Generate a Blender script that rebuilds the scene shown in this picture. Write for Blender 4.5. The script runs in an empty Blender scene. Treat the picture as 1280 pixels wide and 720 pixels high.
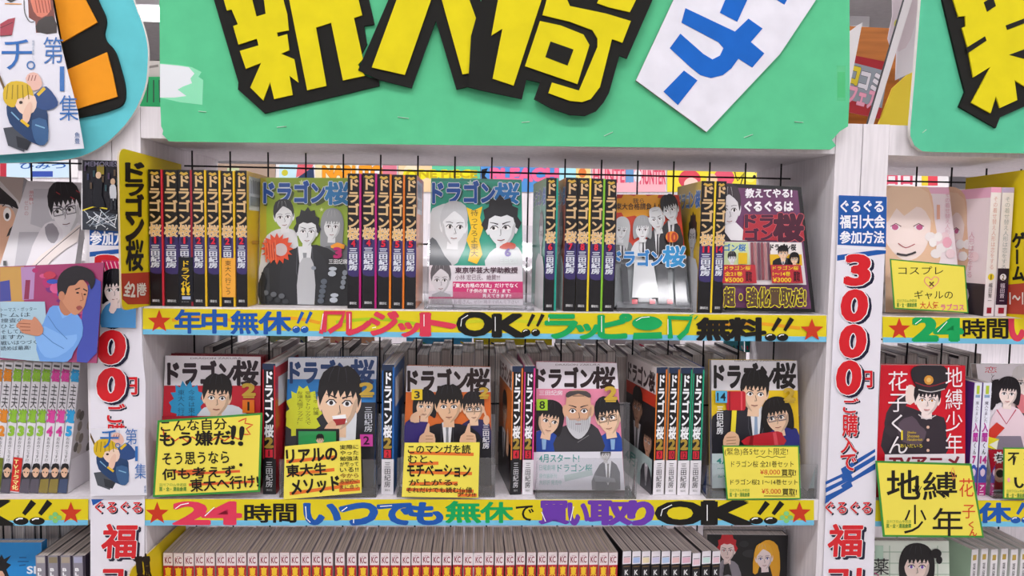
import bpy, math, random
from mathutils import Vector, Matrix
random.seed(7)
S = bpy.context.scene
COL = S.collection
# ------------------------------------------------------------------ camera
CZ = 1.5                                   # eye height
D0 = 0.97                                  # camera to the shelf front (y = 0)
YAW, PITCH, ROLL, FPX = .045, .068, .0175, 925.0
cy_, sy_, cp_, sp_ = math.cos(YAW), math.sin(YAW), math.cos(PITCH), math.sin(PITCH)
FW = Vector((sy_*cp_, cy_*cp_, -sp_)); RT0 = Vector((cy_, -sy_, 0)); UP0 = RT0.cross(FW)
RT = RT0*math.cos(ROLL) + UP0*math.sin(ROLL); UP = UP0*math.cos(ROLL) - RT0*math.sin(ROLL)
CAM = Vector((0, -D0, CZ))
cd = bpy.data.cameras.new('camera'); cam = bpy.data.objects.new('camera', cd); COL.objects.link(cam)
cd.sensor_width = 36; cd.lens = FPX/1280*36; cd.clip_start = .02
cam.matrix_world = Matrix.Translation(CAM) @ Matrix((RT, UP, -FW)).transposed().to_4x4()
S.camera = cam
# ------------------------------------------------------------------ light and exposure
S.view_settings.view_transform = 'Standard'; S.view_settings.look = 'None'
S.view_settings.gamma = 1; S.view_settings.use_curve_mapping = False
S.view_settings.exposure = -0.12
wd = bpy.data.worlds.new('room_air'); S.world = wd; wd.use_nodes = True
wd.node_tree.nodes['Background'].inputs[0].default_value = (.93, .95, 1, 1)
wd.node_tree.nodes['Background'].inputs[1].default_value = .35
S.cycles.max_bounces = 6; S.cycles.transparent_max_bounces = 16
CEIL = 2.75
LIGHTS = [(x, y) for y in (-4.85, -2.85, -.95, .95, 3.25) for x in (-3.3, -1.7, -.1, 1.5, 3.1)]
LIGHT_W, TUBE_E = 11.0, 9.0
for lx, ly in LIGHTS:
    ld = bpy.data.lights.new('fluorescent_glow', 'AREA'); ld.shape = 'RECTANGLE'; ld.size = 1.2; ld.size_y = .22
    ld.energy = LIGHT_W; ld.color = (.975, .965, 1)
    lo = bpy.data.objects.new('fluorescent_glow', ld); COL.objects.link(lo); lo.location = (lx, ly, CEIL-.09)

# ------------------------------------------------------------------ materials
def lin(h):
    h = h.lstrip('#')
    if len(h) == 3: h = ''.join(c*2 for c in h)
    o = []
    for i in (0, 2, 4):
        c = int(h[i:i+2], 16)/255
        o.append(c/12.92 if c <= .04045 else ((c+.055)/1.055)**2.4)
    return o
_mats = {}
ROUGH = {'p': .6, 'g': .22, 'f': .8, 'm': .4, 'w': .5, 's': .3}
def mat(hexc, kind='p'):
    k = (hexc, kind)
    if k in _mats: return _mats[k]
    m = bpy.data.materials.new('print_%s_%s' % (hexc.strip('#'), kind)); m.use_nodes = True
    nt = m.node_tree; b = nt.nodes['Principled BSDF']; c = lin(hexc)
    b.inputs['Base Color'].default_value = (*c, 1); b.inputs['Roughness'].default_value = ROUGH.get(kind, .6)
    b.inputs['Specular IOR Level'].default_value = .5 if kind in 'gs' else .3
    if kind == 'p': _mats[k] = m; return m
    tc = nt.nodes.new('ShaderNodeTexCoord'); nz = nt.nodes.new('ShaderNodeTexNoise')
    mp = nt.nodes.new('ShaderNodeMapping'); nt.links.new(tc.outputs['Object'], mp.inputs[0]); nt.links.new(mp.outputs[0], nz.inputs[0])
    rp = nt.nodes.new('ShaderNodeValToRGB')
    nt.links.new(nz.outputs[0], rp.inputs[0])
    def ramp(a, bb, pa=.3, pb=.7):
        rp.color_ramp.elements[0].position = pa; rp.color_ramp.elements[1].position = pb
        rp.color_ramp.elements[0].color = (*[min(1, v*a) for v in c], 1); rp.color_ramp.elements[1].color = (*[min(1, v*bb) for v in c], 1)
        nt.links.new(rp.outputs[0], b.inputs['Base Color'])
    def bump(st, di=.001):
        bp = nt.nodes.new('ShaderNodeBump'); bp.inputs['Strength'].default_value = st; bp.inputs['Distance'].default_value = di
        nt.links.new(nz.outputs[0], bp.inputs['Height']); nt.links.new(bp.outputs[0], b.inputs['Normal'])
    if kind == 'w':                                     # white laminated wood, faint vertical grain
        mp.inputs['Scale'].default_value = (60, 60, 4); nz.inputs['Scale'].default_value = 3; nz.inputs['Detail'].default_value = 5
        ramp(.88, 1.04)
    elif kind == 'k':                                   # book block: fine sheets stacked across the thickness
        mp.inputs['Scale'].default_value = (620, 5, 5); nz.inputs['Scale'].default_value = 1.2; nz.inputs['Detail'].default_value = 3
        ramp(.58, 1.2, .36, .6); bump(.5)
    elif kind == 'f':                                   # foam board paper
        nz.inputs['Scale'].default_value = 30; nz.inputs['Detail'].default_value = 6; ramp(.94, 1.05); bump(.08)
    elif kind == 't':                                   # natural timber
        mp.inputs['Scale'].default_value = (3, 3, 40); nz.inputs['Scale'].default_value = 2; nz.inputs['Detail'].default_value = 6
        ramp(.7, 1.2)
    elif kind in 'cd':                                   # thin plastic sleeve over print: wavy gloss
        b.inputs['Coat Weight'].default_value = 1 if kind == 'c' else .45; b.inputs['Coat Roughness'].default_value = .06; b.inputs['Coat IOR'].default_value = 1.6
        mp.inputs['Scale'].default_value = (1, 1, .5); nz.inputs['Scale'].default_value = 26; nz.inputs['Detail'].default_value = 2.5; bump(.35, .0025)
        b.inputs['Roughness'].default_value = .4
    elif kind == 'g':
        nz.inputs['Scale'].default_value = 14; bump(.05, .001)
    _mats[k] = m; return m
def clear_mat(name, tint=(.93, .95, .97), amt=.12, rough=.05):
    m = bpy.data.materials.new(name); m.use_nodes = True; nt = m.node_tree; nt.nodes.clear()
    o = nt.nodes.new('ShaderNodeOutputMaterial'); mx = nt.nodes.new('ShaderNodeMixShader'); t = nt.nodes.new('ShaderNodeBsdfTransparent'); g = nt.nodes.new('ShaderNodeBsdfGlossy')
    t.inputs[0].default_value = (*tint, 1); g.inputs['Roughness'].default_value = rough
    lw = nt.nodes.new('ShaderNodeLayerWeight'); lw.inputs[0].default_value = .22
    ad = nt.nodes.new('ShaderNodeMath'); ad.operation = 'MULTIPLY_ADD'; ad.inputs[1].default_value = .7; ad.inputs[2].default_value = amt
    nz = nt.nodes.new('ShaderNodeTexNoise'); nz.inputs['Scale'].default_value = 30; bp = nt.nodes.new('ShaderNodeBump'); bp.inputs['Strength'].default_value = .25; bp.inputs['Distance'].default_value = .002
    tc = nt.nodes.new('ShaderNodeTexCoord'); nt.links.new(tc.outputs['Object'], nz.inputs[0]); nt.links.new(nz.outputs[0], bp.inputs['Height']); nt.links.new(bp.outputs[0], g.inputs['Normal'])
    nt.links.new(lw.outputs['Fresnel'], ad.inputs[0]); nt.links.new(ad.outputs[0], mx.inputs[0]); nt.links.new(t.outputs[0], mx.inputs[1]); nt.links.new(g.outputs[0], mx.inputs[2]); nt.links.new(mx.outputs[0], o.inputs[0])
    return m
ACRYLIC = clear_mat('clear_acrylic', (.965, .97, .98), .085)
FILM = clear_mat('clear_film', (.93, .94, .96), .16, .08)
TUBE = bpy.data.materials.new('fluorescent_tube'); TUBE.use_nodes = True
TUBE.node_tree.nodes['Principled BSDF'].inputs['Emission Color'].default_value = (1, .98, 1, 1); TUBE.node_tree.nodes['Principled BSDF'].inputs['Emission Strength'].default_value = TUBE_E

# ------------------------------------------------------------------ mesh helpers
class MB:
    def __init__(s): s.v = []; s.f = []; s.mi = []; s.m = []
    def mid(s, m):
        if isinstance(m, str): m = mat(m)
        elif isinstance(m, tuple): m = mat(*m)
        if m not in s.m: s.m.append(m)
        return s.m.index(m)
    def add(s, vs, fs, m):
        k = len(s.v); i = s.mid(m); s.v += [Vector(p) for p in vs]
        for f in fs: s.f.append([a+k for a in f]); s.mi.append(i)
    def box(s, lo, hi, m, M=None, top=None, front=None):
        x0, y0, z0 = lo; x1, y1, z1 = hi
        vs = [Vector(p) for p in ((x0,y0,z0),(x1,y0,z0),(x1,y1,z0),(x0,y1,z0),(x0,y0,z1),(x1,y0,z1),(x1,y1,z1),(x0,y1,z1))]
        if M: vs = [M @ p for p in vs]
        s.add(vs, [(0,3,2,1),(1,2,6,5),(2,3,7,6),(3,0,4,7)], m)
        s.add(vs, [(0,1,5,4)], front or m); s.add(vs, [(4,5,6,7)], top or m)
    def prism(s, front, back, m, mside=None, mback=None):
        n = len(front); s.add(front, [tuple(range(n))], m); s.add(back, [tuple(range(n))[::-1]], mback or mside or m)
        s.add(list(front)+list(back), [(i, i+n, (i+1) % n+n, (i+1) % n) for i in range(n)], mside or m)
    def tube(s, pts, r, m, n=6):
        pts = [Vector(p) for p in pts]; rings = []
        for i, p in enumerate(pts):
            d = (pts[min(i+1, len(pts)-1)]-pts[max(i-1, 0)]).normalized()
            a = d.cross(Vector((0,0,1)) if abs(d.z) < .9 else Vector((1,0,0))).normalized(); b = d.cross(a)
            rings.append([p+(a*math.cos(2*math.pi*k/n)+b*math.sin(2*math.pi*k/n))*r for k in range(n)])
        vs = [q for rg in rings for q in rg]; fs = []
        for i in range(len(pts)-1):
            for k in range(n): fs.append((i*n+k, i*n+(k+1) % n, (i+1)*n+(k+1) % n, (i+1)*n+k))
        fs += [tuple(range(n))[::-1], tuple(range((len(pts)-1)*n, len(pts)*n))]
        s.add(vs, fs, m)
    def mesh(s, name, inv=None):
        me = bpy.data.meshes.new(name); me.from_pydata([inv @ p for p in s.v] if inv else s.v, [], s.f)
        for m in s.m: me.materials.append(m)
        me.polygons.foreach_set('material_index', s.mi); me.update(); return me
RM = {}
def tag(o, label=None, cat=None, group=None, kind=None):
    for k, v in (('label', label), ('category', cat), ('group', group), ('kind', kind)):
        if v: o[k] = v
def thing(name, label, cat, loc, rz=0, group=None, rot=None):
    o = bpy.data.objects.new(name, None); COL.objects.link(o); o.empty_display_size = .02
    o.location = loc; o.rotation_euler = rot or (0, 0, rz); tag(o, label, cat, group)
    RM[o.name] = Matrix.Translation(Vector(loc)) @ o.rotation_euler.to_matrix().to_4x4(); return o
def part(name, mb, root, world=True, label=None, bevel=0, kind=None):
    me = mb.mesh(name, RM[root.name].inverted() if world and root.name in RM else None)
    o = bpy.data.objects.new(name, me); COL.objects.link(o); o.parent = root
    if root.name in RM: RM[o.name] = RM[root.name]
    if bevel: bm_ = o.modifiers.new('bevel', 'BEVEL'); bm_.width = bevel; bm_.segments = 2; bm_.limit_method = 'ANGLE'
    tag(o, label, kind=kind); return o
def single(name, mb, label=None, cat=None, group=None, kind=None, bevel=0):
    xs = [p.x for p in mb.v]; ys = [p.y for p in mb.v]; zs = [p.z for p in mb.v]
    c = Vector(((min(xs)+max(xs))/2, (min(ys)+max(ys))/2, min(zs)))
    o = bpy.data.objects.new(name, mb.mesh(name, Matrix.Translation(-c))); COL.objects.link(o); o.location = c
    RM[o.name] = Matrix.Translation(c)
    if bevel: bm_ = o.modifiers.new('bevel', 'BEVEL'); bm_.width = bevel; bm_.segments = 2; bm_.limit_method = 'ANGLE'
    tag(o, label, cat, group, kind); return o
def dup(root, loc, rz=0, label=None, group=None):
    r = root.copy(); COL.objects.link(r); r.location = loc; r.rotation_euler = (0, 0, rz); tag(r, label, None, group)
    for ch in root.children:
        c = ch.copy(); COL.objects.link(c); c.parent = r
    return r

# ------------------------------------------------------------------ layout: a photograph pixel's ray met with a real plane of the place
def ray(px, py): return RT*(px-640) + UP*(360-py) + FW*FPX
def W(px, py, y=0.0):
    d = ray(px, py); return CAM + d*((y+D0)/d.y)
class Plane:
    def __init__(s, p0, lean=0, yaw=0):
        n = Vector((0, -math.cos(lean), math.sin(lean))); n.rotate(Matrix.Rotation(yaw, 3, 'Z'))
        s.p = Vector(p0); s.n = n.normalized()
    def __call__(s, px, py, off=0):
        d = ray(px, py); t = (s.p+s.n*off-CAM).dot(s.n)/d.dot(s.n); return CAM+d*t

# ------------------------------------------------------------------ lettering
_gl = {}; _cur = bpy.data.curves.new('lettering', 'FONT'); _co = bpy.data.objects.new('lettering', _cur); COL.objects.link(_co)
_cur.resolution_u = 3
def glyph(ch, bold=0.0, big=True):
    k = (ch, round(bold, 3), big)
    if k in _gl: return _gl[k]
    if bold > .014 and len(ch) == 1 and ch != ' ':
        gv, gf = glyph(ch, .008); V, F = list(gv), list(gf); r = bold-.008; n = 8 if big and bold > .03 else 6
        for q in range(n):
            dx, dy = r*math.cos(2*math.pi*(q+.5)/n), r*math.sin(2*math.pi*(q+.5)/n); b0 = len(V)
            V += [(p[0]+dx, p[1]+dy, q+1) for p in gv]; F += [tuple(i+b0 for i in f) for f in gf]
        _gl[k] = (V, F); return _gl[k]
    if bold > .014 and len(ch) > 1 and big:                      # a word: letter by letter, at its own advance
        V, F = [], []
        for i, c1 in enumerate(ch):
            if c1 == ' ': continue
            w = glyph(ch[:i+1], 0.0, False)[0]; a = max(p[0] for p in w)
            gv, gf = glyph(c1, bold); nv = glyph(c1, 0.0, False)[0]
            d = a-max(p[0] for p in nv); b0 = len(V)
            V += [(p[0]+d, p[1], p[2]) for p in gv]; F += [tuple(i_+b0 for i_ in f) for f in gf]
        _gl[k] = (V, F); return _gl[k]
    if len(ch) > 1: bold = min(bold, .02)
    _cur.body = ch; _cur.offset = bold; _cur.update_tag()
    dg = bpy.context.evaluated_depsgraph_get(); dg.update()
    me = bpy.data.meshes.new_from_object(_co.evaluated_get(dg))
    r = ([(v.co.x, v.co.y, 0) for v in me.vertices], [tuple(p.vertices) for p in me.polygons]); bpy.data.meshes.remove(me)
    _gl[k] = r; return r

def smooth(pts, n=4, closed=True):
    """Catmull-Rom through the points"""
    out = []; N = len(pts)
    for i in range(N if closed else N-1):
        g = (lambda k: pts[k % N]) if closed else (lambda k: pts[max(0, min(N-1, k))])
        p0, p1, p2, p3 = g(i-1), g(i), g(i+1), g(i+2)
        for k in range(n):
            t = k/n
            out.append(tuple(.5*((2*p1[j])+(-p0[j]+p2[j])*t+(2*p0[j]-5*p1[j]+4*p2[j]-p3[j])*t*t+(-p0[j]+3*p1[j]-3*p2[j]+p3[j])*t**3) for j in (0, 1)))
    if not closed: out.append(pts[-1])
    return out

class Art(MB):
    """printed matter: flat coloured shapes stacked in hairline layers on a surface; fn(x, y, off) gives the point"""
    STEP = .00005
    def __init__(s, fn, kind='p', off=.00005): super().__init__(); s.fn = fn; s.k = kind; s.o = off; s.tops = 0; s.clip = None; s.flat = False; s.hi = 0
    def lay(s): s.o += s.STEP; return s.o
    def add(s, vs, fs, m):
        if not len(vs): return
        if not s.clip: return MB.add(s, vs, fs, m)
        vs = [Vector(p) for p in vs]; D = [[(p-q).dot(n) for p in vs] for q, n in s.clip]
        if all(min(d) >= -1e-7 for d in D): return MB.add(s, vs, fs, m)
        V, F = [], []
        for f in fs:
            P = [vs[i] for i in f]
            for q, n in s.clip:
                o = []
                for i in range(len(P)):
                    a, b = P[i-1], P[i]; da, db = (a-q).dot(n), (b-q).dot(n)
                    if (da >= 0) != (db >= 0): o.append(a+(b-a)*(da/(da-db)))
                    if db >= 0: o.append(b)
                P = o
                if len(P) < 3: break
            if len(P) >= 3: F.append(tuple(range(len(V), len(V)+len(P)))); V += P
        if F: MB.add(s, V, F, m)
    def clip_to(s, C, n):
        c = sum(C, Vector())/len(C); s.clip = []
        for i in range(len(C)):
            e = C[(i+1) % len(C)]-C[i]; m = e.cross(n)
            if (c-C[i]).dot(m) < 0: m = -m
            s.clip.append((C[i], m.normalized()))
    def poly(s, pts, c, sm=0):
        if sm: pts = smooth(pts, sm)
        o = s.lay(); s.add([s.fn(x, y, o) for x, y in pts], [tuple(range(len(pts)))], (c, s.k))
    def rect(s, x0, y0, x1, y1, c): s.poly([(x0,y0),(x1,y0),(x1,y1),(x0,y1)], c)
    def ell(s, cx, cy, rx, ry, c, n=18, rot=0):
        a, b = math.cos(rot), math.sin(rot)
        s.poly([(cx+a*rx*math.cos(t)-b*ry*math.sin(t), cy+b*rx*math.cos(t)+a*ry*math.sin(t)) for t in (2*math.pi*k/n for k in range(n))], c)
    def stroke(s, pts, w, c, sm=0, w2=None):
        if sm: pts = smooth(pts, sm, False)
        o = s.lay(); L = []; n = len(pts)
        w2 = w if w2 is None else w2
        for i, (x, y) in enumerate(pts):
            a = pts[max(i-1, 0)]; b = pts[min(i+1, n-1)]; dx, dy = b[0]-a[0], b[1]-a[1]; l = math.hypot(dx, dy) or 1
            ww = w+(w2-w)*i/max(1, n-1); nx, ny = -dy/l*ww/2, dx/l*ww/2; L += [(x+nx, y+ny), (x-nx, y-ny)]
        s.add([s.fn(x, y, o) for x, y in L], [(2*i, 2*i+1, 2*i+3, 2*i+2) for i in range(n-1)], (c, s.k))
    def star(s, cx, cy, r, c, rot=0, n=5, q=.42):
        s.poly([(cx+r*(1 if k % 2 == 0 else q)*math.sin(rot+math.pi*k/n), cy-r*(1 if k % 2 == 0 else q)*math.cos(rot+math.pi*k/n)) for k in range(2*n)], c)
    def _put(s, gv, gf, f, c):
        o = s.lay(); s.add([s.fn(*f(x, y), o+.00001*q) for x, y, q in gv], gf, (c, s.k)); s.tops = max(s.tops, max(q for _, _, q in gv) if gv else 0)
    def text(s, t, x0, y0, x1, y1, c, bold=.02, outline=None, ow=.03, vert=False, rot=0, shear=0, shadow=None):
        cx, cy = (x0+x1)/2, (y0+y1)/2; ca, sa = math.cos(rot), math.sin(rot); base = s.o
        def post(x, y):
            x += shear*(cy-y); dx, dy = x-cx, y-cy; return (cx+dx*ca-dy*sa, cy+dx*sa+dy*ca)
        jobs = []
        if vert:
            h = (y1-y0)/len(t)
            for i, ch in enumerate(t):
                if ch in 'ー〜-':
                    f = (lambda i: lambda gx, gy: post(x0+(.9-(gy+.12))*(x1-x0), y0+h*(i+gx)))(i)
                else:
                    f = (lambda i: lambda gx, gy: post(x0+gx*(x1-x0), y0+h*(i+1)-(gy+.12)*h))(i)
                jobs.append((ch, f))
        else:
            gv, _ = glyph(t, 0.0)
            if not gv: return
            a0, a1 = min(p[0] for p in gv), max(p[0] for p in gv); b0, b1 = min(p[1] for p in gv), max(p[1] for p in gv)
            sx, sy = (x1-x0)/max(1e-6, a1-a0), (y1-y0)/max(1e-6, b1-b0)
            if t == '1' and sx > sy*1.25: sx = sy*1.25; xm = (x0+x1)/2; x0, x1 = xm-sx*(a1-a0)/2, xm+sx*(a1-a0)/2
            jobs.append((t, lambda gx, gy: post(x0+(gx-a0)*sx, y1-(gy-b0)*sy)))
            if y1-y0 < 6.5 and not outline: bold = min(bold, .014)
        if shadow:
            dx, dy, sc = shadow
            for ch, f in jobs: s._put(*glyph(ch, bold+ow*(1 if outline else 0)), (lambda f: lambda a, b: (f(a, b)[0]+dx, f(a, b)[1]+dy))(f), sc); s.o -= s.STEP
            s.o += s.STEP+.00001*s.tops
        if outline:
            for ch, f in jobs: s._put(*glyph(ch, bold+ow), f, outline); s.o -= s.STEP
            s.o += s.STEP+.00001*s.tops
        for ch, f in jobs: s._put(*glyph(ch, bold), f, c); s.o -= s.STEP
        s.o += s.STEP+.00001*s.tops; s.tops = 0
        if s.flat: s.hi = max(s.hi, s.o); s.o = base+.000004
    # a plain comic-style head: no one in particular
    def head(s, cx, cy, w, h, skin, hair, tilt=0, style='short', glasses=None, beard=None, look=0, line='#2a2024', eye=None, mouth='#8a3a36', cap=None):
        ca, sa = math.cos(tilt), math.sin(tilt)
        T = lambda P: [(cx+(x*w)*ca-(y*h)*sa, cy+(x*w)*sa+(y*h)*ca) for x, y in P]
        if style in ('long', 'bob'):
            L = .95 if style == 'long' else .45
            s.poly(T([(-.58,L),(-.66,.1),(-.62,-.3),(-.4,-.6),(0,-.7),(.4,-.6),(.62,-.3),(.66,.1),(.58,L),(.3,L*.8),(-.3,L*.8)]), hair, 3)
        s.poly(T([(-.2,.25),(.2,.25),(.22,.62),(-.22,.62)]), skin)
        if style not in ('long', 'bob'):
            for k in (-1, 1): s.poly(T([(k*.42,-.1),(k*.53,-.12),(k*.54,.05),(k*.44,.18)]), skin, 3)
        s.poly(T([(-.43,-.2),(-.45,.05),(-.38,.24),(-.2,.42),(0,.5),(.2,.42),(.38,.24),(.45,.05),(.43,-.2),(.3,-.48),(-.3,-.48)]), skin, 3)
        if style in ('short', 'bob', 'long'):
            s.poly(T([(-.48,.08),(-.55,-.14),(-.53,-.36),(-.44,-.52),(-.28,-.62),(-.1,-.66),(.02,-.63),(.16,-.67),(.34,-.6),(.48,-.48),(.55,-.3),(.54,-.1),(.48,.08),(.44,-.1),(.4,-.2),(.33,-.08),(.27,-.22),(.18,-.07),(.12,-.21),(.02,-.09),(-.04,-.22),(-.13,-.06),(-.18,-.2),(-.27,-.07),(-.33,-.21),(-.41,-.08)]), hair)
        elif style == 'spiky':
            P = []
            for k in range(15):
                a = math.pi*(1.08-1.16*k/14); r = .62 if k % 2 == 0 else .74
                P.append((r*math.cos(a)*.9, -.08-r*math.sin(a)))
            s.poly(T([(-.46,.02)]+P+[(.46,.02),(.4,-.22),(.2,-.3),(0,-.26),(-.2,-.3),(-.4,-.22)]), hair)
        elif style == 'parted':
            s.poly(T([(-.48,.05),(-.54,-.25),(-.38,-.6),(.02,-.7),(.42,-.58),(.54,-.2),(.47,.05),(.4,-.2),(.1,-.38),(-.05,-.4),(-.3,-.22),(-.42,-.12)]), hair, 2)
        elif style == 'bald':
            s.stroke(T([(-.2,-.36),(.2,-.36)]), w*.02, line)
        e = eye or line; fem = style in ('long', 'bob', 'parted')
        sh_ = '#%02x%02x%02x' % tuple(int(int(skin.lstrip('#').ljust(6, skin[-1])[i:i+2], 16)*.86) for i in (0, 2, 4)); sd = -1 if look > 0 else 1
        s.poly(T([(sd*.45,-.1),(sd*.45,.05),(sd*.38,.24),(sd*.2,.42),(sd*.04,.49),(sd*.16,.36),(sd*.3,.2),(sd*.36,.0)]), sh_, 2)
        for k in range(3):
            hx = -.26+k*.2
            if style in ('short', 'bob', 'long', 'parted'): s.stroke(T([(hx*.7,-.62),(hx,-.5),(hx*1.15,-.36)]), w*.016, '#3d3a44' if line == '#2a2024' and hair.startswith(('#1', '#2')) else sh_, w2=w*.006)
        for k in (-1, 1):
            ex = k*.2+look*.06; ey = .015
            s.poly(T([(ex-.11,ey+.01),(ex-.04,ey-.05),(ex+.05,ey-.05),(ex+.11,ey+.01),(ex+.05,ey+.05),(ex-.05,ey+.05)]), '#f7f4f2', 2)
            s.ell(*T([(ex+look*.035, ey)])[0], w*.05, h*(.05 if fem else .04), e, 10, tilt)
            s.stroke(T([(ex-.13,ey+.005),(ex-.05,ey-.055),(ex+.06,ey-.055),(ex+.13,ey+.0)]), w*.03, line)
            s.stroke(T([(ex-k*.13,-.09 if fem else -.075),(ex,-.12 if fem else -.11),(ex+k*.14,-.11 if fem else -.135)]), w*(.022 if fem else .045), line, w2=w*.015)
        s.stroke(T([(look*.06+.01,.05),(look*.12+.045,.19),(look*.08-.02,.21)]), w*.018, line); s.poly(T([(look*.12+.045,.19),(look*.08-.02,.215),(look*.05,.16)]), sh_)
        s.stroke(T([(-.12+look*.06,.315),(look*.06,.33),(.12+look*.06,.31)]), w*.028, mouth, 2); s.stroke(T([(-.05+look*.06,.37),(.05+look*.06,.37)]), w*.014, sh_)
        if glasses:
            for k in (-1, 1):
                ex = k*.21+look*.06
                s.stroke(T([(ex-.17,-.06),(ex+.17,-.06),(ex+.16,.1),(ex-.14,.11),(ex-.17,-.06)]), w*.03, glasses)
            s.stroke(T([(-.04+look*.06,-.02),(.04+look*.06,-.02)]), w*.03, glasses)
        if beard:
            s.poly(T([(-.42,.12),(-.3,.24),(-.12,.24),(0,.27),(.12,.24),(.3,.24),(.42,.12),(.4,.4),(.22,.62),(0,.72),(-.22,.62),(-.4,.4)]), beard, 2)
            s.stroke(T([(-.1,.34),(.1,.34)]), w*.03, mouth)
    def suit(s, cx, y0, w, y1, jacket, shirt='#e8e8ea', tie='#777', lapel=None):
        s.poly([(cx-w*.14,y0),(cx-w*.36,y0+(y1-y0)*.14),(cx-w*.5,y0+(y1-y0)*.4),(cx-w*.52,y1),(cx+w*.52,y1),(cx+w*.5,y0+(y1-y0)*.4),(cx+w*.36,y0+(y1-y0)*.14),(cx+w*.14,y0)], jacket)
        s.poly([(cx-w*.14,y0),(cx+w*.14,y0),(cx+w*.05,y0+(y1-y0)*.75),(cx,y0+(y1-y0)*.85),(cx-w*.05,y0+(y1-y0)*.75)], shirt)
        if tie: s.poly([(cx-w*.04,y0+(y1-y0)*.1),(cx+w*.04,y0+(y1-y0)*.1),(cx+w*.03,y0+(y1-y0)*.2),(cx+w*.05,y0+(y1-y0)*.7),(cx,y0+(y1-y0)*.8),(cx-w*.05,y0+(y1-y0)*.7),(cx-w*.03,y0+(y1-y0)*.2)], tie)
        lc = lapel or '#55555c'
        s.stroke([(cx-w*.15,y0),(cx-w*.17,y0+(y1-y0)*.4),(cx,y0+(y1-y0)*.9)], w*.012, lc); s.stroke([(cx+w*.15,y0),(cx+w*.17,y0+(y1-y0)*.4),(cx,y0+(y1-y0)*.9)], w*.012, lc)

# ================================================================== structure
Z0, Z1, Z2 = CZ+.118, CZ-.0967, CZ-.3508          # soffit, first and second shelf tops
Z3 = Z2-.254; Z4 = Z3-.26
TOPZ = CZ+.158
XL, XR = -.4312, .4685                            # clear inner width of the middle bookcase
PT = .0365                                         # side panel thickness
DEP = .28                                          # shared by the two faces of the gondola
WALL, FLOORC = '#e9e6ea', '#b9b4ae'
m = MB(); m.box((-7, -7, -.05), (7, 8, 0), (FLOORC, 'f')); single('floor', m, kind='structure')
m = MB(); m.box((-7, -7, CEIL), (7, 8, CEIL+.05), ('#cdc8cc', 'f')); single('ceiling', m, kind='structure')
for nm, lo, hi in (('wall_back', (-7, 8, 0), (7, 8.1, CEIL)), ('wall_front', (-7, -7.1, 0), (7, -7, CEIL)), ('wall_left', (-7.1, -7, 0), (-7, 8, CEIL)), ('wall_right', (7, -7, 0), (7.1, 8, CEIL))):
    m = MB(); m.box(lo, hi, (WALL, 'f')); single(nm, m, kind='structure')
ordinal_ = lambda n: ['', 'first', 'second', 'third', 'fourth', 'fifth'][n]
for i, (lx, ly) in enumerate(LIGHTS):
    if i == 0:
        L0 = thing('ceiling_light', 'white twin-tube ceiling light, first of its row, first row from the room front', 'ceiling light', (0, 0, CEIL-.09), group='fluorescent ceiling lights')
        m = MB(); m.box((-.63, -.14, .035), (.63, .14, .09), '#f0eef0'); part('housing', m, L0, False)
        for sx in (-.07, .07):
            m = MB(); m.tube([(-.6, sx, .018), (.6, sx, .018)], .014, TUBE, 10); part('tube', m, L0, False)
        L0.location = (lx, ly, CEIL-.09)
    if i: dup(L0, (lx, ly, CEIL-.09), 0, 'white twin-tube ceiling light, %s of its row, %s row from the room front' % (ordinal_(i % 5+1), ordinal_(i//5+1)))

WH = ('#e9e3e6', 'w')
def bookcase(label, xa, xb, x_in0, x_in1):
    r = thing('bookcase', label, 'bookcase', ((xa+xb)/2, DEP/2, 0))
    for a, b in ((xa, x_in0), (x_in1, xb)):
        if b-a > .004:
            m = MB(); m.box((a+.0006, 0, 0), (b-.0006, DEP, TOPZ), WH); part('side_panel', m, r, bevel=.0012)
    m = MB(); m.box((x_in0, .0005, Z0), (x_in1, DEP, TOPZ-.0005), WH); part('top_board', m, r, bevel=.001)
    for z in (Z1, Z2, Z3, Z4, .12):
        m = MB(); m.box((x_in0, .0004, z-.028), (x_in1, DEP, z), WH); part('shelf', m, r, bevel=.001)
    m = MB(); m.box((x_in0, .02, 0), (x_in1, DEP-.02, .092), WH); part('plinth', m, r)
    # rear wire grid between the two faces
    x = x_in0+.012
    while x < x_in1:
        m = MB(); m.tube([(x, .136, .12), (x, .136, Z0+.004)], .0013, ('#15151a', 'm'), 5); part('grid_wire', m, r); x += .0545
    for z in (Z0-.022, Z0-.13, Z1-.05, Z1-.155, Z2-.05, Z2-.155):
        m = MB(); m.tube([(x_in0, .1385, z), (x_in1, .1385, z)], .0013, ('#15151a', 'm'), 5); part('grid_wire', m, r)
    return r
bookcase('white bookcase in the middle, holding the two full rows of the same comic', XL-PT, XR+PT, XL, XR)
bookcase('white bookcase on the left with the photo card and crime-and-kitchen comics', XL-PT*2-.9, XL-PT, XL-PT*2-.9+PT, XL-PT*2)
bookcase('white bookcase on the right with the pink comics and red comic', XR+PT, XR+PT*2+.9, XR+PT*2, XR+PT+.9)

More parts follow.
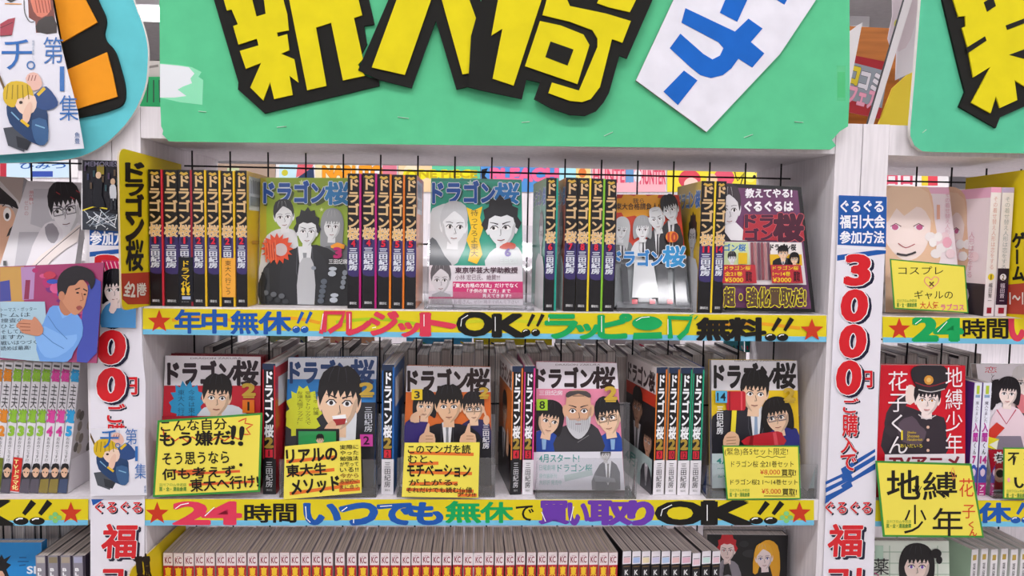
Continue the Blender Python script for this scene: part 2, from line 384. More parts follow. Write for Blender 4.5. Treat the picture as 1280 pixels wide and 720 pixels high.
# ================================================================== shelf-edge banners
YEL, SKY, STAR = '#dfcb1a', '#74bfdf', '#c8371c'
def banner(label, quad, tfn, y=-.0012):
    pl = Plane((0, y, CZ)); m = MB(); f = [pl(*q) for q in quad]; m.prism(f, [p+Vector((0, .0011, 0)) for p in f], YEL)
    o = single('shelf_banner', m, label, 'banner', group='yellow hand-lettered shelf banners')
    a = Art(pl); a.clip_to(f, pl.n); TL, TR, BR, BL = quad; k = .80
    a.poly([(TL[0]+(BL[0]-TL[0])*k, TL[1]+(BL[1]-TL[1])*k), (TR[0]+(BR[0]-TR[0])*k, TR[1]+(BR[1]-TR[1])*k), BR, BL], SKY)
    a.flat = True; tfn(a); part('lettering', a, o); return o
BL_, RD_, GR_, BK_, PU_ = '#1c56a8', '#d83a52', '#0fa458', '#15120f', '#6a3aa6'
def excl(a, x0, y0, x1, y1, c, hl='#ffffff'):
    w = (x1-x0)
    for k in (0, 1):
        ox = x0+w*.42*k
        a.stroke([(ox+w*.5, y0), (ox+w*.24, y0+(y1-y0)*.55)], w*.17, c, w2=w*.11)
        a.ell(ox+w*.17, y1-(y1-y0)*.16, w*.2, (y1-y0)*.17, c)
        a.stroke([(ox+w*.04, y1-(y1-y0)*.2), (ox+w*.12, y1-(y1-y0)*.27), (ox+w*.22, y1-(y1-y0)*.27)], w*.035, hl)
def row(a, items):
    for it in items:
        t, x0, y0, x1, y1, c, b = it
        if t == '!!': excl(a, x0, y0, x1, y1, c)
        elif t == '*': a.star((x0+x1)/2, (y0+y1)/2+1, (y1-y0)/2, c)
        else: a.text(t, x0, y0, x1, y1, c, bold=b)
def hl(a, segs, w=.9, c='#ffffff'):
    a.o = max(a.o, a.hi)
    for s_ in segs: a.stroke(s_, w, c)
def strip1(a):
    for x0, x1, c in ((215, 300, '#e8a020'), (330, 400, '#e8a020'), (420, 520, '#a9c81e'), (560, 700, '#c9cc20'), (880, 1000, '#e8a020')):
        a.stroke([(x0, 400+.012*(x0-200)), ((x0+x1)/2, 396+.012*(x0-200)), (x1, 402+.012*(x0-200))], 4, c, 4)
    row(a, [('*', 184, 386, 214, 416, STAR, 0), ('年', 219, 387.5, 251, 416, BL_, .03), ('中', 253, 387.5, 283, 416, BL_, .035), ('無', 289, 389, 322.5, 417, BL_, .03), ('休', 324, 390, 363, 417, BL_, .035), ('!!', 366, 390, 391, 416, BL_, 0),
            ('レ', 434, 391, 462, 418, RD_, .05), ('ジ', 463, 390, 497, 418, RD_, .05), ('ッ', 499, 404, 524, 420, RD_, .06), ('ト', 528, 392, 567, 419, RD_, .055),
            ('O', 573, 391, 614, 419, BK_, .05), ('K', 618, 394, 654, 420, BK_, .06), ('!!', 653, 393, 681, 420, BK_, 0),
            ('ラ', 683, 394, 720, 422, GR_, .05), ('ッ', 722, 406, 748, 423, GR_, .06), ('ピ', 749, 393, 788, 422, GR_, .05),
            ('無', 872, 398, 911, 425, BK_, .05), ('料', 912, 398, 956, 426, BK_, .05), ('!!', 957, 398, 993, 426, BK_, 0), ('*', 1000, 397, 1030, 427, STAR, 0)])
    # the hand-drawn KU, N and GU
    a.stroke([(405, 415), (407, 391), (430, 391), (425, 406), (411, 415)], 6, RD_); a.stroke([(401, 417), (407, 391)], 5, RD_)
    a.ell(809, 404, 19, 9, GR_); a.poly([(792, 416), (827, 415), (828, 423), (791, 424)], GR_)
    a.stroke([(838, 423), (837, 397), (864, 398), (858, 414), (848, 423)], 6.5, GR_); a.stroke([(868, 399), (872, 395)], 1.6, GR_); a.stroke([(862, 395), (869, 392)], 1.2, GR_)
    hl(a, [[(404, 392), (401, 412)], [(437, 392), (437, 411)], [(465, 410), (470, 409)], [(530, 393), (530, 408)], [(576, 408), (577, 399), (585, 394)], [(619, 396), (619, 414)], [(686, 397), (686, 402)], [(752, 395), (752, 415)], [(795, 401), (802, 397), (812, 396)], [(835, 399), (835, 418)]])
banner('upper banner of the middle bookcase, reading open all year, cards OK', [(178.5, 385.5), (1033, 394.5), (1033, 427.5), (178.5, 418)], strip1)
def strip2(a):
    row(a, [('*', 182, 626, 211, 656, STAR, 0), ('2', 219, 628, 260, 655, '#e03a58', .04), ('4', 255, 628, 299, 655, '#e03a58', .04), ('時', 306, 630, 339, 653, BK_, .022), ('間', 342, 630, 370, 653, BK_, .022),
            ('い', 381, 630, 424, 655, BL_, .045), ('つ', 426, 630, 470, 655, BL_, .055), ('で', 473, 630, 515, 655, BL_, .05), ('も', 513, 629, 552, 655, BL_, .05),
            ('無', 558, 627, 600, 653, GR_, .035), ('休', 601, 628, 641, 653, GR_, .03), ('で', 645, 632, 667, 651, BK_, .01),
            ('買', 675, 627, 710, 654, PU_, .05), ('い', 711, 630, 735, 655, PU_, .06), ('取', 737, 627, 788, 655, PU_, .055), ('り', 787, 627, 815, 656, PU_, .07),
            ('O', 822, 628, 878, 655, BK_, .05), ('K', 882, 628, 936, 655, BK_, .07), ('!!', 938, 628, 981, 655, BK_, 0), ('*', 985, 626, 1014, 655, STAR, 0)])
    for p in ((978, 647), (983, 642), (983, 651), (988, 647)): a.ell(*p, 3.4, 3, '#7fc77a', 10)
    hl(a, [[(219, 636), (226, 631), (236, 629)], [(256, 645), (268, 634)], [(382, 633), (383, 648), (388, 653)], [(427, 639), (434, 634)], [(442, 649), (442, 654)], [(475, 633), (490, 632)], [(826, 645), (828, 637), (840, 631)], [(884, 631), (884, 651)], [(677, 640), (682, 652)], [(717, 633), (713, 651)]], 1.1)
banner('lower banner of the middle bookcase, reading 24 hours, buying any time OK', [(177, 624), (1017.5, 625.5), (1017.5, 656.5), (177, 657)], strip2)
def strip_r1(a):
    row(a, [('*', 1111, 396, 1137, 425, STAR, 0), ('2', 1143, 397, 1170, 425, GR_, .06), ('4', 1170, 397, 1201, 425, GR_, .06), ('時', 1204, 399, 1231, 423, BK_, .022), ('間', 1234, 399, 1260, 423, BK_, .022), ('い', 1262, 397, 1296, 425, RD_, .05), ('つ', 1298, 397, 1335, 425, RD_, .05)])
    hl(a, [[(1144, 405), (1152, 399)], [(1172, 415), (1184, 402)]])
banner('upper banner of the right bookcase, starting with a star and green 24', [(1103.5, 396), (1600, 402.5), (1600, 435), (1103.5, 428)], strip_r1)
def strip_r2(a):
    row(a, [('年', 1130, 628, 1160, 655, BL_, .03), ('中', 1160, 628, 1190, 655, BL_, .03), ('無', 1190, 628, 1221, 655, BL_, .03), ('休', 1223, 629, 1263, 653, BL_, .04), ('!!', 1264, 629, 1296, 654, BL_, 0)])
banner('lower banner of the right bookcase, blue letters beside the green-edged card', [(1091.5, 625.5), (1570, 626.5), (1570, 659), (1091.5, 658)], strip_r2)
def strip_l2(a):
    row(a, [('K', -30, 626, 14, 656, BK_, .06), ('!!', 18, 627, 66, 656, BK_, 0), ('*', 74, 626, 103, 655, STAR, 0)])
    for p in ((64, 647), (69, 643), (69, 651), (74, 647)): a.ell(*p, 3.4, 3, '#7fc77a', 10)
banner('lower banner of the left bookcase, ending in exclamation marks and a star', [(-300, 626), (110, 624), (110, 656.5), (-300, 659)], strip_l2)
def strip_l1(a): row(a, [('!!', 18, 388, 62, 415, BK_, 0), ('*', 74, 387, 101, 416, STAR, 0)])
banner('upper banner of the left bookcase, behind the photo card', [(-300, 380), (110, 385), (110, 417), (-300, 413)], strip_l1)

# ================================================================== books
PAGE = ('#c9beb6', 'k'); PAGEW = ('#d9d2cc', 'k')
NUMW = 'zero one two three four five six seven eight nine ten eleven twelve thirteen fourteen fifteen sixteen seventeen eighteen nineteen'.split()
def ordinal(n):
    o = {1:'first',2:'second',3:'third',5:'fifth',8:'eighth',9:'ninth',12:'twelfth'}
    if n in o: return o[n]
    if n < 20: return NUMW[n]+'th'
    t = {20:'twent',30:'thirt',40:'fort',50:'fift'}[n//10*10]
    return t+'ieth' if n % 10 == 0 else t+'y-'+ordinal(n % 10)
def book_parts(r, T, H, D, spine=None, front=None, back=None, cs='#111', cf='#ddd', cb='#ddd', page=PAGE, kind='s', band=None):
    t = .0006
    m = Art(lambda x, y, o: Vector((-T/2+x/1000, -o, H-y/1000)), kind)
    m.box((-T/2, 0, 0), (T/2, t, H), (cs, kind)); m.box((-T/2, t, 0), (-T/2+t, D, H), (cf, kind)); m.box((T/2-t, t, 0), (T/2, D, H), (cb, kind))
    if spine: spine(m, T*1000, H*1000)
    if front: m.fn = lambda x, y, o: Vector((-T/2-o, D-x/1000, H-y/1000)); m.o = 0; front(m, D*1000, H*1000)
    if back: m.fn = lambda x, y, o: Vector((T/2+o, x/1000, H-y/1000)); m.o = 0; back(m, D*1000, H*1000)
    part('cover', m, r, False)
    p = MB(); p.box((-T/2+t, t, .0004), (T/2-t, D-.001, H-.0008), page); part('pages', p, r, False)
    if band:                                            # paper band wrapped round the lower cover
        b = Art(lambda x, y, o: Vector((-T/2+x/1000, -.0012-o, H-y/1000)), kind)
        y0, y1, bc, bfn = band; g = .00012
        b.box((-T/2-g, -.0012, H-y1/1000), (T/2+g, -.0002, H-y0/1000), (bc, kind)); b.box((-T/2-g, -g, H-y1/1000), (-T/2-g+.0005, D*.9, H-y0/1000), (bc, kind)); b.box((T/2+g-.0005, -g, H-y1/1000), (T/2+g, D*.9, H-y0/1000), (bc, kind))
        if bfn: bfn(b, T*1000)
        part('paper_band', b, r, False)
def spine_book(name, label, T, H, D, loc, rz=0, group=None, rot=None, **k):
    loc = (loc[0], loc[1], loc[2]+.0004); r = thing(name, label, 'book', loc, rz, group, rot); book_parts(r, T, H, D, **k); return r
def barcode_back(c):
    def f(a, w, h):
        a.rect(10, 6, w-30, 50, '#d8dbe0'); 
        for i in range(12): a.rect(14+i*6, 10+(i % 2), 16.5+i*6, 28, '#5c626b')
        a.rect(14, 32, 80, 44, '#8a8f96'); a.rect(20, 90, w-20, 95, c)
    return f

def spine_old(num, strip='#111', bl=0):
    """first series: black spine, gilt title, gives (fn)"""
    def f(a, w, h):
        sw = 2.6 if strip != '#111' else 0
        x0, x1 = bl, w-sw
        if sw: a.rect(w-sw, 0, w, h, strip)
        if bl: a.rect(0, 0, bl, h, strip)
        a.rect(x0, 0, x1, h, '#131114')
        a.poly([(x0,95),(x0+2,84),(x1-2,80),(x1,86),(x1,128),(x1-3,134),(x0+3,133),(x0,126)], '#3a2f66', 2)
        a.poly([(x0+2,5),(x0+4,2.5),((x0+x1)/2,4),(x1-4,2.5),(x1-2,5),((x0+x1)/2,7.5)], '#c9a23c')
        a.text('ドラゴン', x0-.6, 6, x1+.4, 71, '#d6b483', bold=.035, outline='#5b3f1e', ow=.025, vert=True)
        a.text('桜', x0-.2, 70, x1+.2, 86, '#e0b574', bold=.02, outline='#f2dcc0', ow=.03, vert=True)
        a.ell((x0+x1)/2, 90.5, 4.6, 4.4, '#2a1640')
        a.text(str(num), (x0+x1)/2-(2.4 if num < 10 else 4.2), 86.5, (x0+x1)/2+(2.4 if num < 10 else 4.2), 94.5, '#d8213a', bold=.04)
        a.text('三田紀房', x0+1.5, 96, x1-1.5, 126, '#dfe3ec', bold=.03, vert=True)
        a.text('講談社', x0+3, 167, x1-3, 170.5, '#cfcfcf', bold=.02)
    return f
H1, DB = .176, .124
YS1 = .006
def px_x(px, py, y): return W(px, py, y).x
TEAL = '#1f9a86'
def front_old(bg, extra='#d8d8d8'):
    def f(a, w, h):
        a.text('ドラゴン桜', 6, 12, w-4, 34, '#2d74c4', bold=.05, outline='#eef3f8', ow=.03)
        a.head(w*.72, 75, 34, 44, '#cfcfd0', '#2b2b2e', 0, 'spiky'); a.poly([(w*.35,h),(w*.4,112),(w*.6,100),(w*.9,104),(w,118),(w,h)], extra)
    return f
old = [ # px left, px right, number, strip colour, right side colour, description
 (187.5, 205.5, 1, '#c9283a', '#c9283a', 'volume 1 with a scarlet edge, right beside the yellow divider', None),
 (206, 223.3, 1, '#111', '#191419', 'volume 1 with an all-black spine, second from the yellow divider', None),
 (223.8, 241.6, 1, '#a02030', '#a02030', 'volume 1 with a dark lower band lettered in yellow', 'drama'),
 (242, 259.4, 2, '#e2b412', '#e2b412', 'volume 2 next to the black-banded one, yellow edge', None),
 (260, 277.2, 2, '#e2b412', '#e2b412', 'volume 2 yellow-edged, just left of the orange paper band', None),
 (277.8, 294.8, 2, '#e2b412', '#e2b412', 'volume 2 with a narrow orange paper band low on its spine', 'orange'),
 (295.4, 309.2, 2, '#111', '#e0b814', 'volume 2 at the end of its run, showing a yellow back cover', None),
 (434, 451.3, 4, '#b21672', '#b21672', 'volume 4 with a magenta edge, touching the green front cover', None),
 (452.2, 470.6, 4, '#b21672', '#b21672', 'volume 4 with a magenta edge, second from the green front cover', None),
 (471.2, 488.6, 5, '#e07b1c', '#e07b1c', 'volume 5 with an orange edge, beside the magenta-edged pair', None),
 (489.2, 505.2, 5, '#d87018', '#d87018', 'volume 5 between two other orange-edged copies', None),
 (505.6, 519.6, 5, '#111', '#e2801e', 'volume 5 showing its bare orange back cover', None),
 (679.5, 695, 6, TEAL, TEAL, 'volume 6 spine with a teal edge, turned to show its front cover', None),
 (703.8, 718.8, 7, '#111', '#141214', 'volume 7 with a red and teal front edge', None),
 (719.2, 735.6, 8, '#e4c822', '#e4c822', 'volume 8 with a yellow edge', None),
 (736, 753, 8, '#7cba2c', '#7cba2c', 'volume 8 with a lime green edge', None),
 (753.6, 767.4, 9, '#111', '#26221f', 'volume 9 next to the cover under a glaring sleeve', None),
 (871.5, 890, 11, '#e4c41e', '#e4c41e', 'volume 11 with a blue-lettered yellow front cover turned sideways', None),
 (890.4, 903, 14, '#111', '#26221f', 'volume 14 beside the black-framed price sign', None),
]
for i, (a, b, n, sc, rc, ds, bd) in enumerate(old):
    my = 380+.012*(a-200); x0, x1 = px_x(a, my, YS1), px_x(b, my, YS1); T = x1-x0-.0004; kw = {}
    if bd == 'drama': kw['band'] = (112, 170, '#10131f', lambda q, w: (q.text('ドラマ化', 2.6, 4+112, w-3.4, 52+100, '#f0c81e', bold=.02, vert=True), q.text('!!', 4, 152, w-4.5, 161, '#f0c81e', bold=.04), q.rect(4, 163, w-3, 167, '#b9c4dd')))
    if bd == 'orange': kw['band'] = (112, 163, '#f0aa3c', lambda q, w: q.text('東大へ行こう', 4, 115, w-5, 160, '#3a2415', bold=0, vert=True))
    fr = None; cf = {6: '#2b9e88', 7: '#d2552c', 11: '#e3b91a'}.get(n, '#8f8a5a'); rz = 0; y = YS1
    if n in (6, 7, 11): fr = front_old(cf)
    if n == 6: rz = .07
    if n == 7: rz = .035
    if n == 9: y += .002
    y += random.uniform(0, .002)
    spine_book('comic_book', 'upper-row black spine, '+ds, T, H1+random.uniform(-.0006, .0006), DB-.004, ((x0+x1)/2, y, Z1), rz, 'upper row of one comic series, spines out',
               spine=spine_old(n, sc if sc != '#111' else '#111'), front=fr, back=barcode_back('#c08a1c' if rc[1] in 'e' else '#444'), cs='#131114', cf=cf, cb=rc, **kw)

def spine_new(num, edge, obi):
    def f(a, w, h):
        a.rect(0, 0, w, 129, '#121418'); a.rect(0, 0, w, 8, '#22304c')
        a.rect(0, 8, 1.6, 129, edge); a.rect(w-2.2, 3, w, 129, edge)
        if obi: a.rect(0, 129, w, h, '#e6e2e6')
        else: a.rect(0, 129, w, h, '#121216')
        a.text('ドラゴン桜', 2, 9, w-2.6, 100, '#f2f2f4', bold=.04, vert=True)
        a.text('2', 3.2, 100, w-3.8, 113, '#a98b35', bold=.05); a.rect(4, 113.2, w-4.5, 114.6, '#a98b35')
        a.rect(3.2, 116, w-3.8, 127, '#d22436'); a.text(str(num), w/2-(1.6 if num < 10 else 3), 117.6, w/2+(1.2 if num < 10 else 2.4), 125.4, '#5e0f18', bold=.03)
        a.text('三田紀房', 3.4, 132, w-3.6, 168, '#1c1c20' if obi else '#e8e8ec', bold=.0, vert=True)
        a.text('講談社', 4.5, 170, w-4.5, 173, '#777' if obi else '#aaa', bold=0)
    return f
def front_men(a, w, h):
    a.rect(0, 0, w, 38, '#e8e0de'); a.text('ドラゴン桜', 5, 9, w-5, 36, '#2a1014', bold=.05); a.rect(0, 38, w, 60, '#d23c24'); a.rect(0, 56, w, 130, '#2a2629')
    a.suit(w*.42, 92, w*.9, 150, '#1b1b20'); a.head(w*.42, 70, 36, 48, '#c99a7c', '#17120f'); a.head(w*.82, 108, 32, 40, '#c99a7c', '#1a1512', style='bob')
    a.rect(0, 128, w, h, '#bdd6d2'); a.text('4月', 10, 140, 50, 158, '#5aa79c', bold=.03); a.suit(w*.82, 140, 40, h, '#4a4a50')
def front_hands(a, w, h):
    a.rect(0, 0, w, 34, '#e8e2e0'); a.text('ドラゴン桜', 4, 8, w-4, 32, '#54240f', bold=.05); a.rect(0, 34, w, 118, '#d8742a'); a.rect(0, 110, w, h, '#1a181c')
    a.head(w*.5, 74, 36, 46, '#e0b394', '#1a1412'); a.suit(w*.5, 100, w*.95, 150, '#1c1b22'); a.poly([(80,120),(88,95),(98,92),(102,118),(92,130)], '#e2b494', 3)
def front_red(a, w, h): a.rect(0, 0, w, h, '#c01c2c')
new = [
 (328.5, 345, 1, '#b5202c', '#b5202c', '#b5202c', 0, .03, 'volume 1, black foot, crimson edge, right of the red cover', None),
 (476.5, 492, 2, '#1763b0', '#1763b0', '#1763b0', 1, .02, 'volume 2 with a blue edge, right of the shouting man cover', None),
 (637.5, 651.5, 4, '#e07a2c', '#d8742a', '#c9cac8', 0, -.12, 'volume 4 with a black foot, turned to show an orange front cover', front_hands),
 (652.5, 666.5, 5, '#d83a8a', '#d8408a', '#d8408a', 1, -.03, 'volume 5, pink edge, left of the bearded man cover', None),
 (816, 830.5, 9, '#e07a2c', '#2a2629', '#ccc', 1, -.16, 'volume 9 turned to show its dark front cover of two people', front_men),
 (831.6, 845.5, 10, '#d97b22', '#cfc8c4', '#ccc', 1, -.05, 'volume 10 with an orange edge', None),
 (846.2, 861, 12, '#14976a', '#cfc8c4', '#ccc', 1, -.05, 'volume 12 with a green edge', None),
 (861.6, 876, 13, '#169a74', '#cfc8c4', '#2a58b0', 1, -.04, 'volume 13, last spine before the hammer cover', None),
]
YS2 = .018
for a, b, n, ed, cf, cb, obi, rz, ds, fr in new:
    x0, x1 = px_x(a, 612, YS2), px_x(b, 612, YS2); T = x1-x0-.0004
    def bk(q, w, h): q.rect(0, 0, w, 5, '#ddd'); q.rect(12, 20, w-20, 60, '#d8d4d8')
    spine_book('comic_book', 'lower-row dark spine, '+ds, T, .1775, DB-.012, ((x0+x1)/2, YS2+random.uniform(0, .002), Z2), -rz if rz > 0 else rz*-1, 'lower row of one comic series, spines out',
               spine=spine_new(n, ed, obi), front=fr, back=bk, cs='#121418', cf=cf, cb=cb, page=PAGEW)

# ---- the long red-spined row and the ten dark ones below
def spine_red(a, w, h):
    a.rect(0, 0, w, h, '#b3202c'); a.rect(0, 0, w, 18, '#e9dcdd'); a.stroke([(w*.3, 4.5), (w*.7, 4.5)], .35, '#8a2a40')
    a.text('KC', w*.17, 6, w*.83, 14.5, '#8a1f38', bold=.02)
    a.text('東京', 2, 20, w-2, 48, '#f0c22a', bold=.05, vert=True); a.text('卍', 3, 50, w-3, 64, '#fff', bold=.03, vert=True)
    a.rect(2, 130, w-2, 150, '#f0f0f0')
TK = .0126; HK = .172
KCL = [202.5,216,229.2,242.8,255,269,282.5,294.5,307.8,323,336,349.2,361.5,375.5,388.5,402.5,417.2,432,447,461,475,487.8,500.8,514.2,526.2,539.2,552.2,565.2,578.8,592,605,618,631,644.5,657.5,671.5,684.5,697.5,710.8,723.8,735.8,748.8]
KCL += [760.5]
def kyaw(px):
    P = [(200,.0),(600,.0),(680,.035),(770,.105),(900,.15)]
    for (a, u), (b, v) in zip(P, P[1:]):
        if px <= b: return u+(v-u)*max(0, (px-a))/(b-a)
    return P[-1][1]
topz = W(480, 691.5, .03).z; Z3B = topz-HK
k0 = None
for i, px in enumerate(KCL):
    nx = KCL[i+1] if i+1 < len(KCL) else px+12.6
    xc = (px_x(px, 692, .03)+px_x(nx, 692, .03))/2
    dz = -.0024 if i in (7, 8, 21, 39, 42) else random.uniform(-.0003, .0003)
    lab = 'red-spined comic with a white KC top, bottom row, '+ordinal(i+1)+' from the yellow divider'
    loc = (xc, .03+random.uniform(0, .002), Z3+(.0004 if k0 else 0)); rz = kyaw(px)
    if k0 is None: k0 = spine_book('red_comic_book', lab, TK, topz-Z3, .094, loc, rz, 'red-spined comics in the bottom row', spine=spine_red, cs='#b3202c', cf='#e6d9da', cb='#e9dfe0', page=('#dbcdbf', 'k'))
    else: dup(k0, loc, rz, lab)
DKL = [776, 788, 800, 812, 824.5, 837, 849.5, 863.2, 875, 888]
tabs = ['#e0b6bb', '#a9bfe6', '#e8d7b0', '#c9c6e0', '#b4c9e8', '#e3bcbc', '#e2b3c4', '#e6c3cc', '#c4ddd8', '#e4c0cb']
for i, px in enumerate(DKL):
    def sp(a, w, h, c=tabs[i]):
        a.rect(0, 0, w, h, '#17131a'); a.rect(0, 0, w, 18.5, '#eae4ea'); a.rect(1.2, 9, w-1.2, 17, c); a.stroke([(1.5, 8), (w-1.5, 8)], .8, '#33262f')
        a.stroke([(1.5, 22), (w-1.5, 22)], 1, '#7a5a2c'); a.text('K', w*.3, 27, w*.7, 34, '#ddd', bold=.03); a.rect(3, 50, w-3, 120, '#3c2f3f')
    nx = DKL[i+1] if i+1 < 10 else px+11.5
    xc = (px_x(px, 690, .03)+px_x(nx, 690, .03))/2
    nm = ['a dusty pink', 'a sky blue', 'a cream', 'a lilac', 'a pale blue', 'a salmon', 'a rose pink', 'a blush pink', 'a mint', 'a pale pink'][i]
    spine_book('dark_comic_book', 'black-spined comic with %s tab on top, %s of ten in the bottom row' % (nm, ordinal(i+1)), (px_x(nx, 690, .03)-px_x(px, 690, .03))*.985-.0010, topz-Z3+.002+(-.003 if i == 7 else 0), .092, (xc+.002, .03, Z3), .150+.003*i, 'black-spined comics in the bottom row',
               spine=sp, cs='#17131a', cf='#1a1618', cb='#cbbfc2', page=('#ddd3cc', 'k'))

# ---- books of the far face of the gondola, fore-edges towards us
def back_row(x0, x1, z, h, n0, label, skip=()):
    x = x0; i = 0
    tones = [('#d6ccc6', 'k'), ('#e2dad4', 'k'), ('#c8beb8', 'k'), ('#e6dfd9', 'k')]; tpl = {}
    while x < x1-.014:
        t = [.014, .0165, .0185][(i*7+n0) % 3]; hh = h-.004*((i*5+n0) % 3)
        kx = ((i*7+n0) % 3, (i*5+n0) % 3, i % 4); i += 1
        lab = label % ordinal(i) if i < 60 else label
        loc = (x+t/2, .150+.002*(i % 2), z+.0004)
        if kx in tpl: dup(tpl[kx], loc, 0, lab)
        else:
            r = thing('shelved_book', lab, 'book', loc, 0, 'books on the far face of the shelves'); p = MB(); p.box((-t/2+.0006, 0, 0), (t/2-.0006, .11, hh), tones[i % 4]); part('pages', p, r, False)
            cc = ['#dedade', '#3a3336', '#e9e6e2', '#8b8086'][i % 4]; p = MB()
            for sx in (-1, 1): p.box((min(sx*t/2, sx*(t/2-.0006)), -.001, -.0), (max(sx*t/2, sx*(t/2-.0006)), .111, hh+.0008), cc)
            p.box((-t/2, .1105, 0), (t/2, .1115, hh+.0008), cc); part('cover', p, r, False); tpl[kx] = r
        x += t+.0006
back_row(XL+.02, XR-.04, Z2, .178, 0, 'fore-edge-out book behind the middle lower shelf grid, %s from its left end')
back_row(XL+.53, XR-.08, Z1, .156, 1, 'fore-edge-out book behind the middle upper shelf grid, %s of its run')
back_row(-.80, XL-PT*2-.01, Z3, .200, 2, 'fore-edge-out book above the blue cover on the left, %s of its run')
back_row(XR+PT*2+.01, XR+PT*2+.25, Z2, .180, 1, 'fore-edge-out book behind the red cap cover, %s from the post')

# ================================================================== face-out books and their stands
def face_book(name, label, quad, z, yb, lean, fn, T=.013, kind='s', cat='book', group=None, side='#d9d4d6', page=PAGEW, base='#e6e2e4'):
    z += .0008; TL, TR, BR, BL = quad; p0 = W((BL[0]+BR[0])/2, (BL[1]+BR[1])/2, yb); p0.z = z; pl = Plane(p0, lean)
    up = Vector((0, math.sin(lean), math.cos(lean)))
    f = [pl(*TL), pl(*TR), pl(*BR), pl(*BL)]
    f[2] = f[2]+up*((z-f[2].z)/up.z); f[3] = f[3]+up*((z-f[3].z)/up.z)
    # keep it a true rectangle: straight sides
    w = (f[1]-f[0]).length
    nb = pl.n*-1
    def sh(q, d):
        o = [p+nb*d for p in q]
        for k in (2, 3): o[k] = o[k]+up*((z-o[k].z)/up.z)
        return o
    r = thing(name, label, cat, (p0.x, p0.y, z), group=group)
    a = Art(pl, kind); a.prism(f, sh(f, .0006), (base, kind)); b0, b1 = sh(f, T), sh(f, T-.0006); a.prism(b1, b0, (side, kind))
    rx = Vector((.0007, 0, 0)); a.prism([f[1]-rx, f[1], f[2], f[2]-rx], [b0[1]-rx, b0[1], b0[2], b0[2]-rx], (side, kind))
    a.clip_to(f, pl.n); fn(a); a.clip = None; part('cover', a, r)
    g = [f[0]+rx-up*.0006, f[1]-rx*2-up*.0006, f[2]-rx*2, f[3]+rx]; c = MB()
    c.prism(sh(g, .0007), sh(g, T-.0007), page); part('pages', c, r); return r, pl, sh, f
def band_on(r, pl, pts, c, fn, kind='s', off=.0035):
    a = Art(lambda x, y, o: pl(x, y, off+o), kind); q = [pl(*p, off) for p in pts]; a.prism(q, [v-pl.n*.0005 for v in q], (c, kind)); a.clip_to(q, pl.n); fn(a); a.clip = None; a.v = [Vector((p.x, p.y, max(p.z, r.location.z+.0003))) for p in a.v]; return part('paper_band', a, r)
def stand(label, x0, x1, ytop, z, yf, depth, backh=.10, lean=.12, yp=600):
    a, b = px_x(x0, yp, yf), px_x(x1, yp, yf); zt = W(x0, ytop, yf).z
    r = thing('acrylic_book_stand', label, 'book stand', ((a+b)/2, yf, z), group='clear acrylic book stands'); t = .002
    m = MB(); m.box((a, yf, z+.0003), (b, yf+t, zt), ACRYLIC); part('front_lip', m, r, bevel=.0006)
    m = MB(); m.box((a, yf+t, z+.0003), (b, yf+depth, z+.0022), ACRYLIC); part('base', m, r)
    m = MB(); y1 = yf+depth; s = math.sin(lean)*backh; c = math.cos(lean)*backh
    m.prism([Vector((a, y1, z+.0003)), Vector((b, y1, z+.0003)), Vector((b, y1+s, z+c)), Vector((a, y1+s, z+c))], [Vector((a, y1+t, z+.0003)), Vector((b, y1+t, z+.0003)), Vector((b, y1+s+t, z+c)), Vector((a, y1+s+t, z+c))], ACRYLIC)
    part('back_plate', m, r)
    for xx in (a, b-t):
        m = MB(); m.prism([Vector((xx, yf+t, z+.002)), Vector((xx, yf+t+.02, z+.002)), Vector((xx, yf+t, zt-.004))], [Vector((xx+t, yf+t, z+.002)), Vector((xx+t, yf+t+.02, z+.002)), Vector((xx+t, yf+t, zt-.004))], ACRYLIC); part('gusset', m, r)
    return r
SK = '#dcdcdd'; SKC = '#efc9a8'
def starb(a, cx, cy, rx, ry, c, n=16, q=.7):
    rr = random.Random(int(cx)); a.poly([(cx+rx*(1 if k % 2 == 0 else q+rr.uniform(-.1, .1))*math.cos(math.pi*k/n), cy+ry*(1 if k % 2 == 0 else q+rr.uniform(-.1, .1))*math.sin(math.pi*k/n)) for k in range(2*n)], c)
